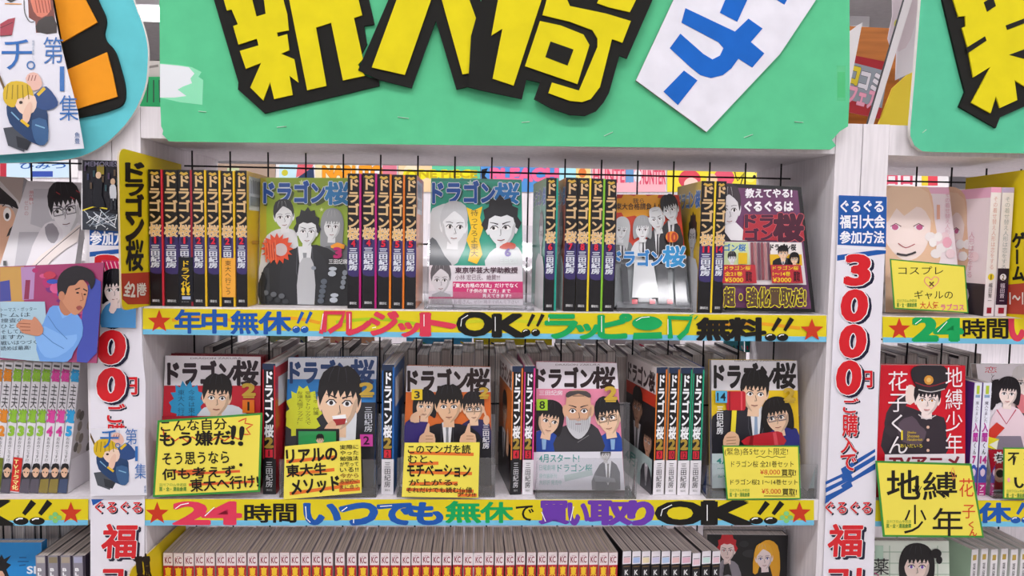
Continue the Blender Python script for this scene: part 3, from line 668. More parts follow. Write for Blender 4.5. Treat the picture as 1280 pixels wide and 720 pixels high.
# --- volume 3, lime cover
def cov3(a):
    a.rect(324, 221, 438, 385, '#9ab52a'); a.poly([(324,221),(333,221),(333,300),(324,330)], '#b3a52a')
    a.text('ドラゴン桜', 331, 231, 436, 257, '#4c5c20', bold=.06); a.star(377, 228, 4, '#dfe6a0'); a.star(402, 262, 3, '#dfe6a0')
    a.text('ドラゴン', 330, 227, 406, 253, '#1b57ae', bold=.05, outline='#e6eef6', ow=.035); a.text('桜', 407, 228, 436, 255, '#1f86cc', bold=.04, outline='#e6eef6', ow=.035)
    a.poly([(325,330),(330,300),(345,287),(366,287),(372,300),(372,345),(325,350)], '#d9dadb', 3); a.head(355, 271, 24, 32, '#e2e2e3', '#303033', -.08, 'parted')
    a.poly([(398,385),(396,325),(402,305),(420,300),(434,308),(437,318),(437,385)], '#6d6f73', 2); a.head(415, 283, 22, 33, '#dededf', '#8f9092', .04, 'long')
    a.poly([(327,385),(330,335),(352,318),(370,310),(396,306),(422,318),(434,340),(437,385)], '#1d1e21', 2)
    a.poly([(326,345),(336,335),(336,385),(326,385)], '#35373a', 2)
    a.suit(381, 308, 62, 388, '#232428', '#dfe0e2', '#909296'); a.head(384, 289, 26, 37, '#dddedf', '#1e1e20', .03, 'spiky')
    a.poly([(374,330),(384,322),(392,330),(393,382),(372,382)], '#b9babd', 2)
    starb(a, 346, 311, 21, 20, '#dc4a22'); starb(a, 341, 314, 12, 12, '#b8301a', 9); a.ell(351, 312, 8, 8, '#c9b9ba'); 
    for k in range(5): a.stroke([(331+k*3.2, 300+(k % 2)*4), (333+k*3, 328-(k % 2)*3)], 1.6, '#e86a3a')
    for k in range(14): a.ell(392+(k*13 % 40), 335+(k*17 % 45), 3.2+(k % 3), 2.6+(k % 2), ['#8b929c', '#5b636d', '#b9c0c8'][k % 3], 9)
    for k in range(6): a.ell(332+(k*5), 366+(k*7 % 12), 4, 3.4, ['#5d6166', '#33363a'][k % 2], 9)
    a.poly([(327,340),(333,350),(330,365),(334,380),(326,384)], '#0f1012', 2)
    a.poly([(413,307),(422,303),(431,306),(430,311),(414,310)], '#ee9a22'); a.text('3', 418, 310, 426, 322, '#c0176a', bold=.07)
    a.text('三田紀房', 411, 324, 434, 330, '#f2f2f2', bold=.02)
r, pl, sh, f_ = face_book('comic_book', 'lime green comic cover of a man in a dark suit on the upper shelf', [(325.5, 222), (437.5, 222.5), (436, 383), (323, 382)], Z1, .045, .10, cov3, kind='s', side='#9ab52a', group='comics shown face out on the upper shelf')
# --- volume 6, teal cover
def cov6(a):
    a.rect(536, 222, 654, 386, '#2fa287'); a.rect(536, 222, 654, 226, '#2a8c76')
    a.text('ドラゴン桜', 541, 229, 649, 256, '#1d5c55', bold=.06); a.star(588, 229, 4.5, '#bfe0d2')
    a.text('ドラゴン', 541, 227, 619, 253, '#1b57ae', bold=.05, outline='#e6eef6', ow=.035); a.text('桜', 619, 229, 648, 254, '#2a86d0', bold=.04, outline='#e6eef6', ow=.035)
    a.poly([(537,329),(537,270),(546,258),(562,254),(577,260),(584,275),(584,300),(575,322),(566,332)], '#c9cbcc', 2)
    a.head(567, 283, 32, 46, '#e7e8e9', '#bfc1c3', .06, 'parted', look=.6)
    a.poly([(537,335),(537,300),(545,300),(556,320),(566,335)], '#5a5f64', 2)
    a.poly([(583,259),(592,263),(603,258),(600,272),(604,285),(599,300),(603,318),(596,330),(585,326),(588,312),(583,300),(589,285),(586,272)], '#f0c41c')
    a.text('待ってろよ東大', 588, 262, 598, 321, '#4a3812', bold=0, vert=True)
    a.poly([(607,335),(612,316),(625,308),(642,306),(652,316),(652,335)], '#d7dadb', 2)
    a.head(627, 284, 38, 50, '#e4e5e6', '#232326', -.05, 'spiky', look=-.7)
    a.poly([(625,308),(634,303),(644,305),(643,311),(627,311)], '#c8452c', 2); a.text('6', 631.5, 311, 638, 320, '#5b3d9a', bold=.05)
    a.text('三田紀房', 625, 322, 646, 329, '#e9f2ef', bold=.0)
def band6(a):
    a.head(551, 350, 24, 34, '#d9d5d8', '#5f5a5e', 0, 'parted'); a.poly([(537,380),(540,368),(551,364),(563,368),(566,380)], '#a9a5a8')
    a.rect(566, 352, 654, 373, '#cf3470'); a.rect(536, 371, 654, 373.4, '#b92b62')
    a.text('東京学芸大学助教授', 569, 334, 647, 341.5, '#4a2a3a', bold=.03); a.text('小林 宏己氏、絶賛!!!', 569, 343, 625, 350, '#7a5a68', bold=.0)
    a.text('「東大合格の方法」だけでなく', 567, 354, 647, 359.5, '#fff', bold=.03); a.text('「子供の育て方」まで', 584, 361, 638, 366, '#fff', bold=.03); a.text('見えてきます!!', 603, 367.5, 639, 372, '#fff', bold=.03)
    a.text('お父さん、お母さん、', 540, 374.5, 590, 380, '#8d7a86', bold=.0); a.text('ぜひ! 親子で読んで下さい', 592, 375, 648, 379.5, '#9a8a94', bold=0)
r, pl, sh, f_ = face_book('comic_book', 'teal comic cover of a long-haired and a spiky-haired face, white and pink paper band', [(539, 222.5), (652, 224.5), (654, 384), (535.5, 383)], Z1+.004, .036, .13, cov6, kind='d', side='#2fa287', group='comics shown face out on the upper shelf')
band_on(r, pl, [(536.5, 331.5), (653, 332.5), (654, 383), (535.5, 382)], '#e4dde2', band6, 'd')
stand('clear acrylic stand holding the teal cover with the pink band', 530, 668, 364, Z1, .006, .05, .115, .13, 380)
# --- volume 10, red cover in sleeve
def cov10(a):
    a.rect(763, 241, 866, 385, '#8f9496'); a.poly([(768,243),(848,243),(862,300),(864,330),(764,330)], '#cf3a1c')
    starb(a, 802, 257, 44, 17, '#f0a41e', 12, .72); a.text('我ら', 791, 248, 805, 254, '#3a1c10', bold=.02); a.text('東大合格請負人!!', 770, 254, 826, 262, '#3a1c10', bold=.02)
    for cx, cy, w, h, st, hc, ln in ((777, 288, 17, 26, 'long', '#c9cbcc', 'l'), (803, 287, 19, 27, 'bob', '#b9bbbd', ''), (821, 273, 19, 29, 'bald', '#555', ''), (838, 262, 20, 30, 'short', '#1c1b1c', '')):
        a.suit(cx+1, cy+h*.45, 30, 330, ['#77797c', '#e0e1e3', '#3b3c40', '#2a2a2e'][int(cx > 790)+int(cx > 812)+int(cx > 830)], tie='#4a4a4e')
    a.head(777, 288, 16, 25, '#dfe0e1', '#c4c6c7', .1, 'long'); a.head(803, 287, 18, 26, '#e6e6e7', '#a4a6a8', 0, 'bob'); a.head(821, 274, 19, 30, '#d9dadb', '#555', -.2, 'bald'); a.head(838, 262, 20, 30, '#d4d5d6', '#1b1a1b', -.25, 'short', look=-.8)
    for p in ((776, 330, 784, 380), (795, 330, 812, 378), (820, 330, 834, 380), (842, 325, 858, 382)): a.poly([(p[0],p[1]),(p[2],p[1]),(p[2]+3,p[3]),(p[0]+3,p[3])], '#4c4e52')
    a.poly([(793,325),(816,325),(824,372),(790,372)], '#d4d6d8'); a.ell(840, 296, 8, 7, '#ef8a1e'); a.text('10', 835, 291, 846, 302, '#c2401c', bold=.05)
    a.text('ドラゴン', 766, 313, 828, 332, '#2a80c6', bold=.05, outline='#eaf2f8', ow=.035); a.text('桜', 829, 308, 856, 333, '#2a96d6', bold=.04, outline='#eaf2f8', ow=.035)
    for x in (790, 812, 834): a.rect(x, 374, x+7, 380, '#d8283a')
r, pl, sh, f_ = face_book('comic_book', 'red and grey comic cover of a group of people under a glaring plastic sleeve', [(771, 243), (849, 243.5), (863, 381.5), (768, 383)], Z1+.003, .030, .24, cov10, kind='c', side='#8c9092', group='comics shown face out on the upper shelf')
stand('clear acrylic stand under the red group cover with the glaring sleeve', 771, 866, 377, Z1, .010, .05, .08, .24, 385)
# --- the black framed price sign
fp = Plane(W(960, 388, .012), .06)
def rrect(q, rr=4): return q
fq = [(908.5, 229), (1001.5, 234), (1019, 390.5), (908, 388)]
ps = thing('price_sign', 'black-framed purple sign of comic set buying prices at the end of the upper shelf', 'sign', (fp(960, 389).x, .014, Z1))
m = MB(); f = [fp(*q) for q in fq]; m.prism(f, [v-fp.n*.008 for v in f], ('#121013', 's')); part('frame', m, ps, bevel=.002)
a = Art(lambda x, y, o: fp(x, y, .0006+o), 'g')
a.poly([(905, 234), (997, 238), (1014, 386), (903, 384)], '#6c3d63')
a.head(911, 262, 28, 46, '#dcd8da', '#3a2f36', 0, 'parted', look=.5); a.poly([(905,300),(905,282),(920,278),(932,290),(934,301)], '#e4e0e2'); a.poly([(905,300),(906,290),(914,301)], '#2e2a30')
a.text('教えてやる!', 932, 236, 990, 247, '#f0e8ee', bold=.04); a.text('ぐるぐるは', 931, 252, 991, 264, '#f4ecf0', bold=.05)
a.poly([(931,268),(1002,269),(1006,301),(928,300)], '#b0303c'); a.text('ドラ', 932, 269, 967, 284, '#4a2038', bold=.06, outline='#e0616a', ow=.02); a.text('ゴン', 932, 286, 967, 300, '#4a2038', bold=.06, outline='#e0616a', ow=.02); a.text('桜', 968, 268, 1003, 301, '#4a1c30', bold=.06, outline='#e0616a', ow=.02)
a.poly([(904,302),(1002,303),(1008,356),(903,356)], '#ddd4d6'); a.poly([(904,303),(935,303),(938,334),(904,334)], '#c9d7a2'); a.text('ゴン桜', 905, 305, 932, 314, '#2f72bc', bold=.03)
a.head(915, 323, 10, 14, '#e4e4e6', '#333'); a.rect(923, 316, 934, 330, '#e0b81e'); 
for k in range(6): a.poly([(938+k*4.2,303),(941.4+k*4.2,303),(943+k*4.2,350),(939.5+k*4.2,350)], ['#8a4a52', '#b07a7c', '#6f4a58'][k % 3])
a.poly([(962,303),(1000,304),(1004,333),(964,332)], '#e8e0dc'); a.text('ドラゴン桜', 963, 305, 995, 313, '#1c1418', bold=.04); a.poly([(962,318),(1002,318),(1003,332),(963,332)], '#dfb020'); a.suit(979, 322, 26, 333, '#1c1b22'); a.head(979, 317, 12, 16, SKC, '#171214'); a.head(993, 324, 10, 13, SKC, '#171214', style='bob', glasses='#444')
a.poly([(904,331),(944,331),(946,354),(903,354)], '#b9303a'); a.poly([(963,331),(1001,331),(1004,354),(965,354)], '#b9303a')
for x, l1, l2, l3 in ((906, 'ドラゴン桜', '全21巻', '¥5000'), (966, 'ドラゴン桜', '1〜14巻', '¥3000')):
    a.text(l1, x, 332.5, x+32, 337.5, '#f2cc2a', bold=.04); a.text(l2, x, 339.5, x+22, 345, '#f2cc2a', bold=.04); a.text(l3, x, 347, x+23, 352.5, '#f2cc2a', bold=.04); a.text('買取', x+26, 340, x+34, 352, '#4c1420', bold=.03)
a.text('超・強化買取だ!', 905, 360, 1007, 383, '#5a4430', bold=.045, outline='#efe02a', ow=.045)
part('printed_sheet', a, ps)

# --- second shelf covers
def title2(a, x0, y0, x1, y1, c, out=None):
    a.text('DRAGON ZAKURA', x0+(x1-x0)*.25, y0-5.2, x1-(x1-x0)*.18, y0-3, '#8d8286', bold=.02)
    a.text('ドラゴン', x0, y0, x0+(x1-x0)*.73, y1, c, bold=.055, outline=out, ow=.03); a.text('桜', x0+(x1-x0)*.73, y0-1, x1, y1+1, c, bold=.04, outline=out, ow=.03)
def two(a, x0, y0, x1, y1): a.text('2', x0, y0, x1, y1, '#c9a63a', bold=.06); a.rect(x0, y1+1.5, x1, y1+3.6, '#c9a63a')
def cov_1(a):
    a.rect(200, 444, 332, 630, '#c21f30'); a.rect(200, 444, 332, 482, '#e8e2e6'); title2(a, 210, 452, 322, 480, '#2a1820')
    starb(a, 233, 503, 22, 28, '#2e98c8', 14, .78); a.text('東大へ行け', 222, 487, 231, 524, '#12506e', bold=0, vert=True); a.text('今年は東大', 235, 487, 244, 524, '#12506e', bold=0, vert=True)
    a.poly([(250,526),(252,512),(262,508),(290,506),(305,514),(312,530)], '#d9dce2', 2); a.head(271, 497, 34, 46, SKC, '#1b1513', .05, 'short'); 
    two(a, 304, 480, 318, 494); a.rect(303, 500, 318, 516, '#e8791c'); a.text('1', 308, 502.5, 313, 513, '#221', bold=.02); a.rect(200, 520, 332, 630, '#a81a28')
face_book('comic_book', 'red comic cover numbered 1, largely hidden by a green-bordered card', [(206.5, 444.5), (326, 446), (324.5, 616), (200, 617)], Z2, .04, .10, cov_1, side='#a81a28', group='comics shown face out on the lower shelf')
face_book('comic_book', 'dark red comic standing straight behind the red cover numbered 1', [(214, 441.5), (332, 443.5), (331, 612), (210, 612)], Z2, .062, .10, lambda a: None, side='#7a1620', base='#6e1a24', group='comics shown face out on the lower shelf')
def cov_2(a):
    a.rect(352, 444, 474, 630, '#2478bc'); a.rect(352, 444, 474, 474, '#d9dce4'); a.rect(352, 503, 474, 630, '#25262c')
    title2(a, 363, 451, 467, 478, '#1d3f74')
    a.poly([(357,560),(359,535),(378,520),(400,512),(440,512),(466,528),(470,560),(470,630),(357,630)], '#26272e', 2)
    a.poly([(420,545),(436,512),(446,516),(444,560),(430,570)], '#e4e6ea'); a.text('三田紀房', 455, 508, 466, 540, '#e9ecf2', bold=0, vert=True)
    starb(a, 379, 517, 24, 36, '#cfd62a', 14, .8); 
    for k, t in enumerate(('友達大幅アップだ!', '受験マトリックスで', 'スマホ 付箋')): a.text(t, 371+k*10, 489, 379+k*10, 527+(4 if k < 2 else -8), '#4a4c18', bold=0, vert=True)
    a.head(424, 503, 50, 70, SKC, '#181414', .06, 'short', mouth='#b32a2a'); a.poly([(415,520),(432,518),(434,528),(418,531)], '#fff'); a.poly([(416,524),(433,523),(431,530),(419,532)], '#a82a2a')
    a.poly([(404,538),(414,526),(420,530),(418,542),(410,548)], '#e8b996', 2); a.rect(370, 536, 424, 562, '#1a1a1e'); a.rect(373, 539, 420, 560, '#2f9a55'); a.head(400, 550, 9, 12, SKC, '#222')
    two(a, 451, 479, 466, 493); a.rect(450, 543, 466, 558, '#d445a4'); a.text('2', 454.5, 545.5, 461.5, 555.5, '#3c1430', bold=.02)
face_book('comic_book', 'comic cover of a shouting black-haired man, pink number 2', [(360.5, 447), (471, 446), (467, 614), (354, 615)], Z2+.003, .04, .10, cov_2, kind='d', side='#2478bc', group='comics shown face out on the lower shelf')
stand('clear acrylic stand holding the shouting man cover', 349, 470, 574, Z2, .006, .05, .10, .1)
def cov_3(a):
    a.rect(500, 454, 616, 630, '#e2702a'); a.rect(500, 454, 616, 490, '#e6e0e4'); a.rect(500, 540, 616, 630, '#1e1d24')
    title2(a, 510, 462, 611, 488, '#2a1512')
    a.poly([(506,556),(507,528),(520,524),(534,527),(545,560)], '#3a2c78', 2); a.poly([(572,560),(578,530),(596,524),(612,530),(612,560)], '#2f2a5c', 2)
    a.head(531, 508, 23, 31, SKC, '#171316', .05, 'bob'); a.head(592, 511, 25, 34, SKC, '#191416', -.03, 'short', glasses='#333')
    a.poly([(513,527),(514,519),(520,515),(528,512),(529,516),(524,520),(524,528)], '#e9bd9a', 2); a.stroke([(608,522),(603,507)], 2.2, '#e9bd9a'); a.ell(608, 525, 4, 6, '#e9bd9a')
    a.poly([(525,570),(530,541),(545,530),(575,530),(598,541),(604,570)], '#1d1c23', 2); a.suit(559, 528, 46, 590, '#1d1c23', tie='#8a8d92')
    a.head(561, 508, 32, 42, '#e9bd97', '#17120f', 0, 'short')
    for sx in (534, 585): 
        a.poly([(sx-10,556),(sx-9,545),(sx-4,541),(sx,530),(sx+3,530),(sx+3,540),(sx+9,543),(sx+10,555),(sx+4,559)], '#e9bd9a', 2)
        for k in range(3): a.stroke([(sx-2, 545+k*4), (sx+7, 545+k*4)], .7, '#a8745a')
    a.rect(514.5, 486.5, 528, 500, '#ecca22'); a.text('3', 518, 489, 524.5, 498, '#222', bold=.02); two(a, 600, 485, 610, 495); a.text('三田紀房', 603, 530, 612, 561, '#e4e4ea', bold=.02, vert=True)
face_book('comic_book', 'orange comic cover of a man giving two thumbs up between two youngsters', [(508.5, 457), (613, 459), (614.5, 612), (503, 612)], Z2+.003, .045, .09, cov_3, side='#e2702a', group='comics shown face out on the lower shelf')
stand('clear acrylic stand holding the thumbs-up cover', 496, 619, 572, Z2, .008, .05, .10, .09)
def cov_8(a):
    a.rect(660, 450, 782, 630, '#e589a4'); a.rect(660, 450, 782, 486, '#e6dfe6'); title2(a, 670, 460, 768, 484, '#281416')
    a.text('三田紀房', 674, 488, 703, 494, '#f4e9ee', bold=.02)
    a.poly([(668,565),(670,540),(690,536),(700,548),(702,565)], '#2348a0', 2); a.poly([(745,565),(750,546),(768,538),(777,548),(777,565)], '#2348a0', 2)
    a.poly([(694,568),(698,540),(712,530),(740,530),(752,545),(752,568)], '#3a383c', 2); a.stroke([(722,553),(736,544)], .8, '#888')
    a.head(686, 526, 28, 38, SKC, '#1b171b', .2, 'bob', look=.9); a.head(761, 522, 30, 42, SKC, '#17161a', -.15, 'short', glasses='#222', look=-.9)
    a.head(723, 513, 36, 50, '#d8a988', '#8b8380', 0, 'bald', beard='#c9c9cc'); a.poly([(707,494),(712,489),(733,489),(739,495),(736,497),(723,492),(710,497)], '#4b4342', 2)
    for k in range(12): a.stroke([(709+k*2.4, 523), (710+k*2.4, 541-(abs(k-6))*1.2)], .6, '#a0a0a6')
    for sx in (680, 766): a.poly([(sx-3,549),(sx+3,549),(sx+2,562),(sx-2,562)], '#8fb4d8')
    a.rect(670.5, 499, 684.5, 513, '#a8d430'); a.text('8', 674.5, 501.5, 681, 511, '#1c2a10', bold=.02); two(a, 757, 484, 770, 499)
def band8(a):
    a.text('4月スタート!', 674, 568, 724, 578, '#3a9e94', bold=.02); a.text('日曜劇場', 674, 581, 694, 588, '#84c0ba', bold=.0); a.text('ドラゴン桜', 697, 580, 740, 590, '#3aa096', bold=.01)
    a.text('原作最新刊', 674, 592, 696, 598, '#9cc8c4', bold=0); a.text('大好評 発売中', 674, 600, 702, 606, '#9cc8c4', bold=0); a.poly([(705,594),(740,587),(741,594),(706,602)], '#b9c9c8')
    a.poly([(740,612),(744,590),(752,580),(760,577),(770,584),(774,612)], '#77797e', 2); a.suit(760, 576, 30, 612, '#6a6c72'); a.head(757, 569, 12, 16, '#c9c6c6', '#3c3a3c'); a.poly([(742,594),(768,598),(770,603),(744,602)], '#8b8d92')
r, pl, sh, f_ = face_book('comic_book', 'pink comic cover of a bearded man between two students, white paper band', [(670.5, 452.5), (771, 454), (781, 613), (670, 613)], Z2+.003, .030, .07, cov_8, side='#e589a4', group='comics shown face out on the lower shelf')
band_on(r, pl, [(666, 565), (777.5, 564.5), (781, 613), (663, 613)], '#e3e1e8', band8, 'c')
stand('clear acrylic stand in front of the bearded man cover', 670, 796, 573, Z2, .002, .05, .12, .07)
def cov_14(a):
    a.rect(880, 446, 1006, 630, '#eec818'); a.rect(880, 446, 1006, 488, '#e9e5e8'); title2(a, 893, 455, 994, 484, '#1d1512')
    a.poly([(890,567),(891,520),(912,512),(940,508),(968,525),(975,567)], '#26242c', 2); a.suit(945, 508, 56, 575, '#26242c', tie='#8fa4c0')
    a.poly([(955,567),(958,545),(975,534),(996,536),(1000,567)], '#2c3080', 2)
    a.head(943, 492, 33, 46, SKC, '#17130f', .06, 'short', look=.5); a.head(972, 522, 30, 38, SKC, '#18120f', -.15, 'bob', glasses='#27476a', look=-.6)
    for x0, y0, x1, y1 in ((908, 489, 932, 513), ): 
        a.poly([(x0,y0+2),(x0+2,y0),(x1-2,y0),(x1,y0+2),(x1,y1-2),(x1-2,y1),(x0+2,y1),(x0,y1-2)], '#c41f2c'); a.rect(x0+3, y0, x0+5, y1, '#8d1420'); a.rect(x1-6, y0, x1-4, y1, '#e0505a')
    a.poly([(915,513),(921,513),(919,545),(913,545)], '#f0dc30'); a.poly([(904,556),(906,545),(914,539),(923,544),(924,556),(914,562)], '#e9b996', 2)
    for k in range(3): a.stroke([(908, 547+k*4), (920, 546+k*4)], .8, '#a87050')
    a.poly([(930,556),(934,546),(972,539),(979,545),(980,556)], '#c02431', 2); a.poly([(936,556),(938,545),(942,544),(941,556)], '#8d1420'); a.poly([(968,556),(966,541),(970,540),(973,556)], '#e0505a')
    a.rect(894.5, 488.5, 909, 503.5, '#58b4dc'); a.text('14', 896.5, 491, 907, 501, '#10222e', bold=.02); two(a, 981, 486, 993, 500); a.text('三田紀房', 895.5, 507, 904.5, 543, '#eee', bold=.02, vert=True)
def band14(a):
    a.text('4月', 896, 572, 912, 580, '#3a9e94', bold=.03); a.text('日曜', 897, 585, 905, 590, '#4aa59b', bold=.02); a.text('毎週', 897, 594, 911, 602, '#3a9e94', bold=.02); a.text('放送', 897, 605, 910, 611, '#7abab2', bold=.0)
r, pl, sh, f_ = face_book('comic_book', 'yellow comic cover of two people with a red hammer, number 14', [(889, 450), (996, 451), (1001, 616), (890, 615)], Z2+.003, .040, .08, cov_14, side='#eec818', group='comics shown face out on the lower shelf')
band_on(r, pl, [(890, 567), (999, 567), (1001, 616), (890, 615)], '#d6e6e6', band14, 's')
stand('clear acrylic stand holding the hammer cover', 884, 1021, 580, Z2, .004, .055, .10, .08)
# bottom shelf, black cover at the right end
def cov_blk(a):
    a.rect(880, 660, 1010, 760, '#111014'); a.ell(930, 680, 6, 4, '#26262a'); a.ell(938, 692, 10, 5, '#2c2a2e')
    a.poly([(896,760),(899,705),(908,701),(918,702),(926,716),(928,760)], '#8d8790', 2); a.head(909, 688, 20, 28, '#f0d9d4', '#c11f2a', 0, 'spiky', eye='#a83040')
    a.poly([(940,760),(942,716),(950,706),(964,706),(976,720),(978,760)], '#191519', 2)
    a.poly([(941,716),(943,690),(952,678),(962,675),(972,682),(975,700),(974,720),(966,722),(960,700),(950,706),(947,716)], '#eaa823', 2); a.head(955, 698, 21, 28, '#f1dedd', '#eeb02c', -.08, 'parted', eye='#5b4b98')
    a.poly([(906,706),(911,704),(915,720),(910,718),(904,720)], '#1b181c')
face_book('comic_book', 'black cover of a red-haired and a blond figure at the end of the bottom row', [(884, 668), (985, 669), (982, 760), (884, 760)], Z3, .066, .04, cov_blk, side='#222', kind='s', T=.02)
face_book('comic_book', 'pale spare copy standing behind the black cover', [(882, 661), (983, 662), (973, 780), (882, 780)], Z3, .092, .02, lambda a: None, T=.012, base='#b9b7bc')

# ================================================================== hand-written cards
CY = '#ecdc54'; GRN = '#3d8e3a'
def card(label, quad, y, border, fn, c=CY, lean=.05, inset=2.6, T=.0008, name='price_card', cat='card', group='hand-written yellow cards'):
    p0 = W((quad[2][0]+quad[3][0])/2, (quad[2][1]+quad[3][1])/2, y); pl = Plane(p0, lean)
    m = MB(); f = [pl(*q) for q in quad]; m.prism(f, [v-pl.n*T for v in f], border or c)
    o = single(name, m, label, cat, group=group); a = Art(pl); a.clip_to(f, pl.n)
    if border:
        cx, cy = sum(q[0] for q in quad)/4, sum(q[1] for q in quad)/4
        a.poly([(x+(inset if x < cx else -inset), y_+(inset if y_ < cy else -inset)) for x, y_ in quad], c)
    fn(a); part('handwriting', a, o); return o
INK, RDM = '#1c1712', '#d8452a'
def shoptag(a, x, y, w=28):
    a.text('立川フロム中武店', x, y, x+w, y+3.6, '#4a8a3a', bold=.0); a.text('買・全・漫画倉庫', x, y+4.6, x+w, y+10, '#3f8436', bold=.03)
def c1(a):
    P = [(206,543)]
    zz = [(204,536),(206,549),(213,546),(219,551),(226,546),(234,552),(240,546),(248,551),(256,546),(264,551),(272,546),(281,551),(289,545),(298,549),(304,543),(313,543),(308,536),(316,531),(306,529),(308,523),(298,527)]
    a.stroke(zz, 1.6, RDM, 2)
    for p in ([(222,593),(300,589)], [(236,606),(318,602)], [(216,590),(250,588)]): a.stroke(p, 3.2, '#e0602e')
    a.text('こんな自分、', 201, 524, 290, 538, INK, bold=.015, rot=-.04); a.text('もう嫌だ', 200, 539, 288, 557, INK, bold=.03, rot=-.03); a.text('!!', 289, 533, 304, 556, INK, bold=.03, rot=.1)
    a.text('そう思うなら', 203, 565, 286, 580, INK, bold=.015, rot=-.03); a.text('何も考えず', 203, 584, 294, 598, INK, bold=.02, rot=-.05); a.ell(301, 581, 2.2, 2.2, INK, 8)
    a.text('東大へ行け!', 238, 596, 323, 612, INK, bold=.02, rot=-.07); shoptag(a, 199, 604, 34)
card('green-bordered yellow card in front of the red cover numbered 1', [(197, 525.5), (328, 516), (325, 615), (191, 621.5)], -.002, GRN, c1)
def c2(a):
    for p in ([(358,577),(421,571)], [(360,593),(418,587)], [(362,617),(428,608)], [(424,605),(450,602)], [(424,613),(450,611)]): a.stroke(p, 4.2, '#e2722c')
    a.text('リアルの', 358, 561, 421, 577, INK, bold=.04, rot=-.06); a.text('東大生', 358, 580, 408, 595, INK, bold=.03, rot=-.06); a.text('メソッド', 364, 598, 424, 616, INK, bold=.04, rot=-.1)
    for k, t in enumerate(('実際に', 'やった', '勉強法', 'が載って', 'いる!!', '今から', '志望校に', 'まに合う')): a.text(t, 425, 556+k*7.1, 448, 561.6+k*7.1, INK if k < 5 else '#7a3020', bold=.01, rot=-.03)
card('yellow card without border at the foot of the shouting man cover', [(356, 558), (450.7, 549), (452, 616), (354.5, 624.5)], -.002, None, c2)
def c3(a):
    for p in ([(512,566),(592,568)], [(511,580),(548,579)], [(512,590),(590,592)], [(513,605),(572,604)], [(508,612),(592,614)], [(572,619),(596,619)]): a.stroke(p, 4, '#e2722c')
    a.text('このマンガを読', 510, 556, 588, 567, INK, bold=.015); a.text('むと、', 510, 569, 541, 579, INK, bold=.015); a.text('モチベーション', 509, 581, 588, 596, INK, bold=.03)
    a.text('が上がる。', 511, 599, 572, 607, INK, bold=.01); a.text('それだけでも読む価値', 508, 609, 590, 616, INK, bold=.01); a.text('アリ!!', 572, 616, 594, 621, INK, bold=.015)
card('yellow card without border covering the foot of the thumbs-up cover', [(505.8, 553.5), (599.6, 553), (597.8, 622.4), (502.2, 621)], -.002, None, c3)
def c4(a):
    a.text('(緊急)各5セット限定!', 906, 560, 985, 570, INK, bold=0); a.stroke([(945,572),(950,570),(955,572),(960,570),(965,572),(970,570),(975,572),(982,571)], .7, INK)
    a.text('ドラゴン桜 全21巻セット', 914, 576, 992, 584, INK, bold=0); a.text('¥8,000', 950, 587, 975, 594, '#d0382a', bold=0); a.text('買取!', 977, 587, 995, 595, INK, bold=.01); a.stroke([(955,596),(990,596)], .7, INK)
    a.text('ドラゴン桜2 1〜14巻セット', 913, 599, 997, 606, INK, bold=0); a.text('¥5,000', 952, 611, 976, 618, '#d0382a', bold=0); a.text('買取!', 978, 611, 996, 619, INK, bold=.01); a.stroke([(955,620),(994,620)], .7, INK)
    shoptag(a, 912, 611, 25)
card('green-bordered yellow card with set prices under the hammer cover', [(903, 557), (999, 557), (1001, 624), (908.5, 625)], -.002, GRN, c4, inset=1.6)
def c5(a):
    a.text('コスプレ', 1123, 333, 1179, 343, INK, bold=.0); a.stroke([(1164,361),(1156,353),(1157,347),(1161,347),(1164,350),(1168,346),(1173,348),(1172,354),(1164,361)], 1, '#e87a8a', 3); a.text('×', 1161.5, 352, 1167.5, 358, '#5a3a20')
    a.text('ギャルの', 1143, 363, 1191, 374, INK, bold=.0); a.text('大人気', 1150, 377, 1173, 386, '#d0432c', bold=.01); a.text('ラブコス', 1176, 380, 1205, 388, '#e0529a', bold=.02); shoptag(a, 1121, 374, 25)
card('small green-bordered yellow card before the pink blond-haired cover', [(1112.5, 323.5), (1206.5, 332), (1210.5, 391.5), (1117.5, 386)], -.004, GRN, c5, inset=1.5)
def c6(a):
    a.text('地', 1109, 588, 1150, 624, INK, bold=.015); a.text('縛', 1154, 590, 1196, 625, INK, bold=.01); a.text('少', 1130, 631, 1158, 667, INK, bold=.0); a.text('年', 1166, 635, 1203, 670, INK, bold=.005)
    a.text('花', 1199, 598, 1217, 621, '#d8452a', bold=0); a.text('子', 1203, 631, 1219, 648, '#d8452a', bold=0); a.text('く', 1211, 652, 1217, 660, '#d8452a'); a.text('ん', 1212, 661, 1221, 670, '#d8452a')
    for k in range(4): a.stroke([(1147,617),(1143+k*3, 606+abs(k-1))], .9, INK)
    a.ell(1147, 616, 3, 3, INK, 8); a.stroke([(1192,597),(1189,590),(1191,584),(1193,590),(1194,597),(1191,600),(1190,597)], .8, '#e07a4a'); shoptag(a, 1108, 650, 31)
card('large green-bordered yellow card hanging below the red cap cover', [(1094.4, 576), (1214.4, 579.6), (1230, 672), (1103.8, 671)], -.012, GRN, c6, inset=2.4)
def c7(a):
    a.text('不', 1260, 566, 1274, 581, INK); a.text('い', 1268, 597, 1290, 610, INK); a.ell(1261, 600, 2, 3, '#f0a0a8', 8); a.text('死', 1280, 566, 1296, 582, INK); shoptag(a, 1258, 612, 26)
card('green-bordered yellow card cut by the photo edge, at the far end of the lower shelf', [(1254.4, 559.5), (1340, 560), (1340, 625), (1254, 623.5)], -.004, GRN, c7, inset=1.5)

